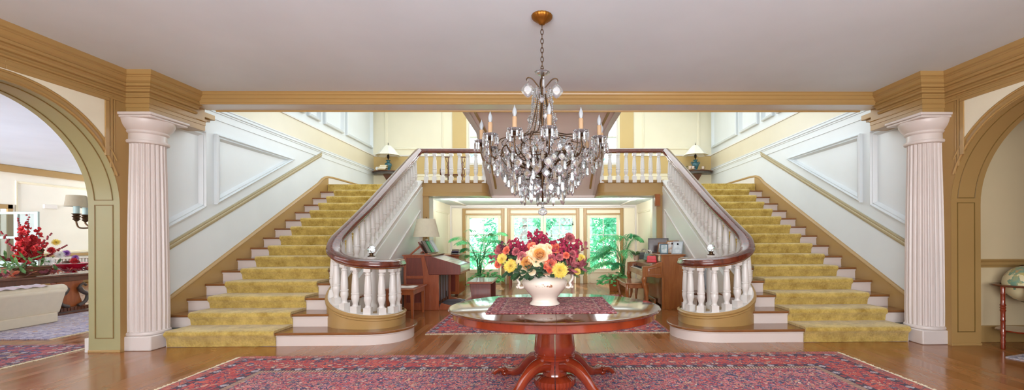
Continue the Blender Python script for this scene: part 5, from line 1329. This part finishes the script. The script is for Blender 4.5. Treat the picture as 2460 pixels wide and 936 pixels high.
for x in (-2.74,-2.11): MB().tube(crom([(x,12.08,cz+.62),(x,11.9,cz+.63),(x,11.72,cz+.60),(x,11.68,cz+.54),(x,11.7,cz+.43)],4),.016,8).build('arm', M['dkwood'], lc, smooth=70)
# ------------------------------------------------------------------ left-hand room
rug('oriental_rug', 'red and blue oriental rug just inside the left arch', -9.6,4.35,-5.62,5.62, (.05,.12,.34,.42,.47), fs=14, bs=9, fringe='x', field=['8a3038','3d4f86','2b3a6a','b8606a','c9a0a0','d8d0d0','26305a'], border=['a5303a','9a3a48','b05a60','4a4a7a','c9b0a8','2b3058'])
rug('oriental_rug', 'pale lavender rug under the sofa in the left-hand room', -12.2,5.95,-6.6,8.6, (.05,.12,.3,.36,.40), fs=10, bs=8, fringe='x', field=['c9c6d4','d8d4de','b8b4c8','e0dce2','a8a4bc','b0acc4'], border=['c0bccc','d0ccd8','a8a4bc','c9c5d2','9a96b0'], guard=('8a88a8','d8d4e0','b0a8c0'), line=('d8d4e0','a09cb8'))
M['sofa'] = simple('sofa_cream_fabric','e4dac4',.9,bscale=180,bump=.3,var=.05)
sf = thing('sofa', 'cream upholstered sofa seen from behind in the left-hand room', 'sofa', (-8.3,5.2,.013))
sy0, sy1 = 3.3, 7.15
MB().prism([(-7.86,.14),(-8.12,.14),(-8.18,.54),(-7.90,.57),(-7.74,.53)],'y',sy0,sy1+.1).build('backrest', M['sofa'], sf, bevel=.04, seg=4)
MB().tube([(-7.88,sy0,.535),(-7.88,sy1+.14,.535)],.075,16,flat=1.25).build('back_roll', M['sofa'], sf, smooth=70)
MB().box(-8.9,sy0,.12,-7.9,sy1,.34).build('frame', M['sofa'], sf, bevel=.03)
MB().box(-7.93,sy0-.02,.015,-7.82,sy1+.03,.17).build('skirt', M['sofa'], sf, bevel=.015)
for k in range(3): MB().box(-8.95,sy0+.2+1.15*k,.33,-8.15,sy0+1.3+1.15*k,.47).build('seat_cushion', M['sofa'], sf, bevel=.05, seg=4)
for y in (sy0,sy1-.22): MB().box(-8.95,y,.14,-7.95,y+.22,.55).build('arm', M['sofa'], sf, bevel=.07, seg=4)
for y in (sy0+.1,sy1-.1):
    for x in (-8.8,-8.0): MB().taper(x,y,0,.13,.02,.02,.03,.03).build('foot', M['dkwood'], sf)
def cushion(label, c, rz, col, sz=.42):
    n = 10; b = MB(); vs = []; fs = []
    for sg in (1,-1):
        for j in range(n+1):
            for i in range(n+1):
                u, v = i/n*2-1, j/n*2-1; h = .10*(max(0,(1-u**4)*(1-v**4)))**.5
                vs.append((u*sz/2*(1-.06*(1-v*v)*0), v*sz/2, sg*h))
    m = (n+1)**2
    for s0 in (0,1):
        for j in range(n):
            for i in range(n):
                a = s0*m+j*(n+1)+i; f = (a,a+1,a+n+2,a+n+1); fs.append(f if s0 == 0 else f[::-1])
    b.add(vs, fs, Matrix.Rotation(rz,4,'Z') @ Matrix.Rotation(1.15,4,'X'))
    o = b.build('cushion', simple('cushion_'+col,col,.9,bscale=200,bump=.3), smooth=80); o.location = c; tag(o, label, 'cushion'); return o
cushion('coral red cushion lying on the back of the cream sofa', (-8.08,6.15,.64), 1.75, 'e84a5a', .5)
cushion('white cushion behind the coral one on the cream sofa', (-8.33,6.2,.62), 1.5, 'eef0f4', .5)
th = MB(); q = random.Random(2)
vs = []; nx = 24
for j in range(7):
    for i in range(nx+1):
        vs.append((-7.80-.045*j, 5.9+1.15*i/nx, .625+.012*sin(i*1.7+j)+(-.02 if j in (0,6) else .0)))
th.add(vs, [(j*(nx+1)+i, j*(nx+1)+i+1, (j+1)*(nx+1)+i+1, (j+1)*(nx+1)+i) for j in range(6) for i in range(nx)])
o = th.build('throw_blanket', simple('throw_lavender','d8c8cc',.9,bscale=150,bump=.4), smooth=80); tag(o,'pale pinkish throw spread along the top of the cream sofa back','blanket')
# carved table behind the sofa
ct = thing('carved_table', 'dark carved long table with lyre swan supports behind the cream sofa', 'table', (-8.75,7.4,0))
cx0, cx1, cy0, cy1 = -9.15, -8.42, 6.1, 8.75
MB().box(cx0,cy0,.68,cx1,cy1,.715).build('top', M['dkwood'], ct, bevel=.01)
MB().box(cx0+.05,cy0+.06,.59,cx1-.04,cy1-.06,.682).build('apron', M['dkwood'], ct, bevel=.006)
for y in (6.75,8.0):
    MB().prism([(y-.32,.08),(y+.32,.08),(y+.20,.2),(y+.14,.4),(y+.24,.6),(y-.24,.6),(y-.14,.4),(y-.20,.2)],'x',-8.62,-8.5).build('support_panel', M['cherry'], ct, bevel=.01)
    for q in (-1,1):
        b = MB(); b.tube(crom([(-8.45,y+q*.08,.14),(-8.45,y+q*.20,.20),(-8.45,y+q*.24,.32),(-8.45,y+q*.14,.40),(-8.45,y+q*.11,.48),(-8.45,y+q*.17,.53),(-8.45,y+q*.22,.49)],5),[.03]*12+[.04]*8+[.022]*11,8)
        b.build('carved_swan', simple('carved_pewter','57504c',.35,.3), ct, smooth=70)
    MB().box(-8.66,y-.42,.0,-8.42,y+.42,.045).build('foot', M['dkwood'], ct, bevel=.012)
    b = MB().box(-8.62,y-.36,.06,-8.44,y+.36,.13)
    for k in range(12): b.box(-8.44,y-.34+k*.057,.07,-8.43,y-.31+k*.057,.12)
    b.build('fretwork', M['dkwood'], ct)
# basket of silk flowers
bx, by, bz = -8.72, 7.5, .716
fb = thing('flower_basket', 'basket of red, white and purple silk flowers on the carved table behind the sofa', 'flowers', (bx,by,bz))
wk = simple('dark_wicker','6c4630',.8,var=.4,scale=50,bump=.6,bscale=70)
MB().lathe([(0,0),(.24,0),(.30,.16),(.31,.17),(.28,.17),(.22,.02),(0,.02)],28,(bx,by,bz)).build('basket', wk, fb, smooth=40)
b = MB()
for z in (.02,.055,.09,.125,.16): b.tube([(bx+(.243+.36*z)*cos(2*pi*k/28),by+(.243+.36*z)*sin(2*pi*k/28),bz+z) for k in range(28)],.012,6,closed=True)
b.build('weave', wk, fb)
B1 = Vector((bx,by,bz+.15))
for (dy,dz,dx,n,mm,fs) in ((0,.78,.05,40,'red',.06),(-.1,.70,.1,34,'red',.07),(.12,.66,.1,34,'red',.07),(.05,.52,.15,34,'red',.07),(-.12,.45,.1,30,'red',.07),(.22,.42,.1,26,'red',.065),(.0,.38,.2,26,'red',.065)):
    spike('flower_spike', B1, B1+Vector((dx,dy,dz)), n, fs, F[mm], fb, .07, .25)
for (dy,dz,dx) in ((.02,.92,.05),(-.32,.62,.0),(.40,.60,.0),(.62,.38,.05),(-.55,.30,.1),(-.15,.85,.05)):
    tip = B1+Vector((dx,dy,dz)); b = MB()
    for k in range(14):
        t = .45+.55*k/14; b.ball(B1.lerp(tip,t)+Vector((fr.uniform(-.02,.02),fr.uniform(-.02,.02),0)), .02*(1.3-t*.6), 8, 6)
    b.tube([B1,tip],[.005,.002],5); b.build('berry_spray', petalmat('red_berry','7a1a24','a83a40'), fb, smooth=80)
for (dy,dz,dx,r,mm) in ((.10,.10,.30,.10,'white'),(.34,.20,.2,.10,'white'),(.42,.42,.05,.09,'yellow'),(.52,.22,.12,.09,'purple'),(.60,.14,.2,.075,'purple'),(.5,.08,.28,.09,'red'),(.3,.28,.1,.09,'red')):
    p = B1+Vector((dx,dy,dz)); mum('daisy', p, r*.78, Vector((.8,-.5,.4)), F[mm], fb, 22)
for (dy,dz,dx) in ((-.45,.12,.2),(-.5,.25,.1),(-.35,.05,.3),(-.6,.05,.2),(.3,.05,.25),(-.2,.2,.3),(.1,.25,.2)):
    leafspray('leaf_spray', B1, B1+Vector((dx,dy,dz)), 8, .22, .05, F['lleaf'], fb, .4)
# red glass bowl, tray, leaf garland
gb = thing('glass_bowl', 'red glass footed bowl on the carved table, right of the flower basket', 'bowl', (-8.68,8.18,.73))
MB().lathe([(0,0),(.10,0),(.07,.02),(.05,.03),(.12,.06),(.19,.11),(.25,.165),(.26,.17),(.25,.175),(.18,.12),(.1,.07),(0,.05)],32,(-8.68,8.18,.73)).build('bowl', simple('ruby_glass','c4183a',.08,coat=.8,var=.3,scale=30), gb, smooth=60)
MB().lathe([(.26,.165),(.275,.172),(.275,.18),(.255,.18)],32,(-8.68,8.18,.73),caps=False).build('rim', simple('pale_rim','e0d0d0',.1,coat=.5), gb, smooth=60)
q = random.Random(9)
for i,(y,z,c) in enumerate(((8.10,.90,'orb of dark moss at the near side of'),(8.27,.90,'orb of dark moss at the far side of'))):
    o = MB().ball((-8.68,y,z),.055,12,8).build('moss_orb', simple('moss','4a3226',.9,bump=1,bscale=40), smooth=80); tag(o, c+' the red glass bowl', 'ornament')
tr = MB().box(-8.62,7.45,.716,-8.43,8.0,.73).build('tray', simple('pale_tray','d8d0c0',.4), bevel=.006); tag(tr,'pale flat tray on the carved table before the red bowl','tray')
gl = thing('leaf_garland', 'garland of autumn leaves lying along the carved table', 'garland', (-8.55,7.6,.716))
for cm, n in (('burg',70),('orange',30),('pink',26)):
    b = MB()
    for k in range(n):
        y = q.uniform(6.5,8.6); b.petal((q.uniform(-8.62,-8.44),y,.722+q.uniform(0,.06)), Vector((q.uniform(-1,1),q.uniform(-1,1),q.uniform(0,.5))), .11, .06, Vector((0,0,1)), .3, .3, 4, 1, .9)
    b.build('leaves', F[cm], gl)
# two-arm wall sconce on the chimney return
sc = thing('wall_sconce', 'two-armed bronze wall light with grey shades beside the left arch jamb', 'wall lamp', (-6.64,6.62,1.4))
MB().box(-6.655,6.575,1.38,-6.62,6.675,1.74).build('backplate', M['brass'], sc, bevel=.01)
for (y,dx) in ((6.50,-.17),(6.82,-.37)):
    x = -6.64+dx
    am = MB().tube(crom([(-6.64,6.62,1.57),(-6.64+dx*.3,(6.62+y)/2,1.51),(-6.64+dx*.75,y,1.51),(x,y,1.58),(x,y,1.64)],6),.011,8)
    am.lathe([(.012,1.60),(.045,1.635),(.03,1.65),(.05,1.675),(.03,1.69),(.055,1.715),(.02,1.72)],16,(x,y,0)).build('arm', M['brass'], sc, smooth=60)
    MB().lathe([(.034,1.715),(.034,1.86),(.02,1.865)],16,(x,y,0)).build('candle_tube', simple('pale_blue_candle','a8c0c0',.5), sc)
    lamp_shade(MB(),.125,.105,1.82,1.98,(x,y,0),28).build('shade', simple('grey_shade','a39a86',.8,bscale=200), sc)
# ------------------------------------------------------------------ right-hand room
gs = thing('globe_stand', 'red-brown turned wooden stand with ring and shelf carrying the globe beyond the right arch', 'stand', (5.76,5.1,0))
gc = (5.76,5.1)
for k in range(4):
    x, y = ((5.435,5.07),(5.575,4.93),(5.95,4.93),(6.08,5.1))[k]
    pr = [(.018,0),(.024,.02),(.02,.06),(.026,.10),(.02,.12),(.024,.17),(.028,.20),(.022,.22),(.022,.33),(.026,.34),(.022,.35),(.022,.44),(.03,.46),(.022,.475),(.03,.49),(.022,.505),(.03,.52),(.022,.54),(.022,.64),(.026,.65),(.022,.66),(.024,.74)]
    MB().lathe(pr,16,(x,y,0)).build('leg', M['mahog'], gs, smooth=40)
MB().lathe([(.27,.735),(.345,.735),(.355,.745),(.345,.757),(.27,.757),(.265,.745),(.27,.735)],40,(gc[0],gc[1],0),sy=.76,caps=False).build('ring', M['dkwood'], gs, smooth=40)
MB().lathe([(0,.205),(.30,.205),(.31,.213),(.30,.222),(0,.222)],32,(gc[0],gc[1],0),sy=.76).build('shelf', M['mahog'], gs, smooth=40)
def globe_mat():
    t = NT('globe_map'); v = t.coord(); n = t.noise(v, 5.5, 4, .55)[0]; m = t.noise(v, 14, 3)[0]
    land = t.ramp(m, [(.3, lin('b8a86a')), (.5, lin('6f9a86')), (.7, lin('c99a62'))])
    return t.bsdf(t.mix(t.math('GREATER_THAN', n, .52), lin('d9cfa4'), land), .3, coat=.3)
gbl = thing('globe', 'antique cream terrestrial globe resting in the wooden ring stand', 'globe', (gc[0],gc[1],.56))
MB().ball((gc[0],gc[1],.765),.215,40,24).build('sphere', globe_mat(), gbl, smooth=80)
MB().tube([(gc[0],gc[1]+.222*cos(2*pi*k/48),.765+.222*sin(2*pi*k/48)) for k in range(48)],.006,6,closed=True).build('meridian', M['brass'], gbl)
rug('oriental_rug', 'corner of a pale blue-grey rug beyond the right arch', 5.335,3.03,7.135,5.03, (.05,.12,.3,.36,.40), fs=14, bs=10, field=['9a9ea8','b4b8c0','8a8e9c','c4c4c8','a49a98','70788c'], border=['a8a8b0','c0bcc0','8c90a0','a09898','6c7488'], guard=('6c7488','d0ccd0','98909c'), line=('d0ccd0','80849a'), rz=.3)

# ------------------------------------------------------------------ garden
gd = MB().box(-30,12.96,-.3,30,60,-.12).build('ground', simple('lawn','7fae6a',.9,var=.25)); struct(gd)
tr_ = MB().box(-4,12.96,-.14,4,16,-.06).build('terrace', simple('terrace_stone','cfc8b8',.8)); struct(tr_)
L1 = petalmat('foliage_light','45b096','9ae6cc',.5); L2 = petalmat('foliage_mid','2f927c','6cc4a8',.5)
def shrub(label, x, y, R, H, n, m, seed, trunk=True, cat='tree'):
    q = random.Random(seed); t = thing('garden_tree', label, cat, (x,y,-.12), 'trees beyond the garden doors')
    b = MB(); cl = [(q.uniform(-R,R)*.8, q.uniform(-R,R)*.6, H*q.uniform(.08,.95)) for _ in range(16)]
    for k in range(n):
        c = cl[k % 16]; d = Vector((q.gauss(0,1),q.gauss(0,1),q.gauss(0,1))).normalized()
        p = Vector((x+c[0],y+c[1],c[2])) + d*R*.42*q.random()**.4
        b.petal(p, d+Vector((0,0,-.5)), q.uniform(.14,.24), q.uniform(.08,.13), Vector((q.uniform(-1,1),-1,.8)), .2, .1, 2, 1, .9)
    b.build('crown', m, t, smooth=80)
    tb_ = MB().tube([(x,y,-.12),(x+.1,y,H*.5),(x,y,H*.85)],[.16,.11,.05],10)
    for k in range(5): c = cl[k]; tb_.tube([(x+.05,y,H*.4),(x+c[0]*.6,y+c[1]*.6,c[2])],[.06,.02],6)
    tb_.build('trunk', M['dkwood'], t)
for i,(lb,x,y,R,H,n,m) in enumerate((('leafy tree seen through the left garden door',-3.4,17.5,1.9,4.0,3200,L1),('leafy tree seen through the left leaf of the middle doors',-.9,18.0,1.7,4.2,3000,L2),('leafy tree seen through the right leaf of the middle doors',1.2,17.4,1.6,3.8,2800,L1),('leafy tree seen through the right garden door',3.2,17.3,1.8,3.9,3200,L2),('tree far behind the left garden door',-6.5,23,2.6,5.0,1800,L2),('tree far behind the right garden door',6.3,23,2.6,5.0,1800,L1))):
    shrub(lb,x,y,R,H,n,m,i+40)
# ------------------------------------------------------------------ camera (level, slight yaw, shifted lens)
yaw, roll, f = .01584, -.00403, 1050.
cd = bpy.data.cameras.new('camera'); co = bpy.data.objects.new('camera', cd); COL.objects.link(co)
cd.sensor_width = 36; cd.sensor_fit = 'HORIZONTAL'; cd.lens = 36*f/2460
cd.shift_x = (1230-1326.1)/2460; cd.shift_y = (570-468)/2460; cd.clip_start = .05; cd.clip_end = 200
R0 = Vector((cos(yaw),-sin(yaw),0)); FW = Vector((sin(yaw),cos(yaw),0)); UP = Vector((0,0,1))
cx_ = R0*cos(roll)+UP*sin(roll); cy_ = -R0*sin(roll)+UP*cos(roll); cz_ = -FW
mw = Matrix((cx_,cy_,cz_)).transposed().to_4x4(); mw.translation = Vector((.04,0,1.338)); co.matrix_world = mw
SC.camera = co
# ------------------------------------------------------------------ daylight and added fill lights
w = bpy.data.worlds.new('sky'); SC.world = w; w.use_nodes = True
nt = w.node_tree; bg = nt.nodes['Background']
tc = nt.nodes.new('ShaderNodeTexCoord'); sx = nt.nodes.new('ShaderNodeSeparateXYZ'); rp = nt.nodes.new('ShaderNodeValToRGB')
nt.links.new(tc.outputs['Generated'], sx.inputs[0]); nt.links.new(sx.outputs[2], rp.inputs[0])
rp.color_ramp.elements[0].position = .0; rp.color_ramp.elements[0].color = (.90,.97,1.0,1)
rp.color_ramp.elements[1].position = .6; rp.color_ramp.elements[1].color = (.55,.74,1.0,1)
nt.links.new(rp.outputs[0], bg.inputs[0]); bg.inputs[1].default_value = 3.4
def area(name, loc, rot, sx, sy, power, col=(1,1,1), portal=False, spread=pi):
    l = bpy.data.lights.new(name, 'AREA'); l.shape = 'RECTANGLE'; l.size = sx; l.size_y = sy; l.energy = power; l.color = col; l.spread = spread
    if portal: l.cycles.is_portal = True
    o = bpy.data.objects.new(name, l); COL.objects.link(o); o.location = loc; o.rotation_euler = rot; return o
area('front_fill_light', (0,-2.55,1.7), (pi/2+.4,0,0), 6.2, 2.3, 490, (.98,.98,1.0))  # unseen fill lamp added behind the camera for even light in the hall
area('stairwell_fill_light', (0,9.4,5.62), (0,0,0), 8.5, 5.5, 230, (.86,.93,1.0))  # added fill lamp; the stairwell ceiling has no opening
area('upper_window_daylight', (-1.7,12.8,4.35), (-pi/2,0,0), .95, 1.6, 70, (.93,.97,1))
area('upper_window_daylight', (1.7,12.8,4.35), (-pi/2,0,0), .95, 1.6, 70, (.93,.97,1))
area('left_room_daylight', (-12.4,-2.5,1.6), (pi/2+.3,0,0), 4.6, 2.2, 1250, (.93,.96,1.0), spread=radians(75))
area('front_ceiling_fill', (0,-2.52,.85), (pi/2+radians(46),0,0), 6.0, .6, 95, (.97,.98,1.0), spread=radians(92))  # added bounce lamp aimed upwards to brighten the ceiling
area('back_room_fill', (0,10.5,2.12), (radians(115),0,0), 4.6, .12, 75, (1.0,.98,.94))  # added fill lamp without a fixture, brightens the back room
for x0, x1 in op: area('garden_door_portal', ((x0+x1)/2,12.98,1.15), (-pi/2,0,0), x1-x0, 1.7, 1, portal=True)
sn = bpy.data.lights.new('sun', 'SUN'); sn.energy = 24; sn.angle = .02; sn.color = (1,.94,.82)
so = bpy.data.objects.new('sun', sn); COL.objects.link(so); so.rotation_euler = (radians(-42),0,radians(12)); so.location = (0,30,20)
# ------------------------------------------------------------------ colour management
SC.view_settings.view_transform = 'Standard'; SC.view_settings.look = 'None'; SC.view_settings.gamma = 1; SC.view_settings.exposure = 0.0
SC.view_settings.use_curve_mapping = False
SC.cycles.max_bounces = 10; SC.cycles.diffuse_bounces = 5; SC.cycles.glossy_bounces = 4; SC.cycles.transmission_bounces = 8; SC.cycles.transparent_max_bounces = 12
SC.cycles.caustics_reflective = False; SC.cycles.caustics_refractive = False; SC.cycles.sample_clamp_indirect = 6; SC.cycles.use_denoising = True
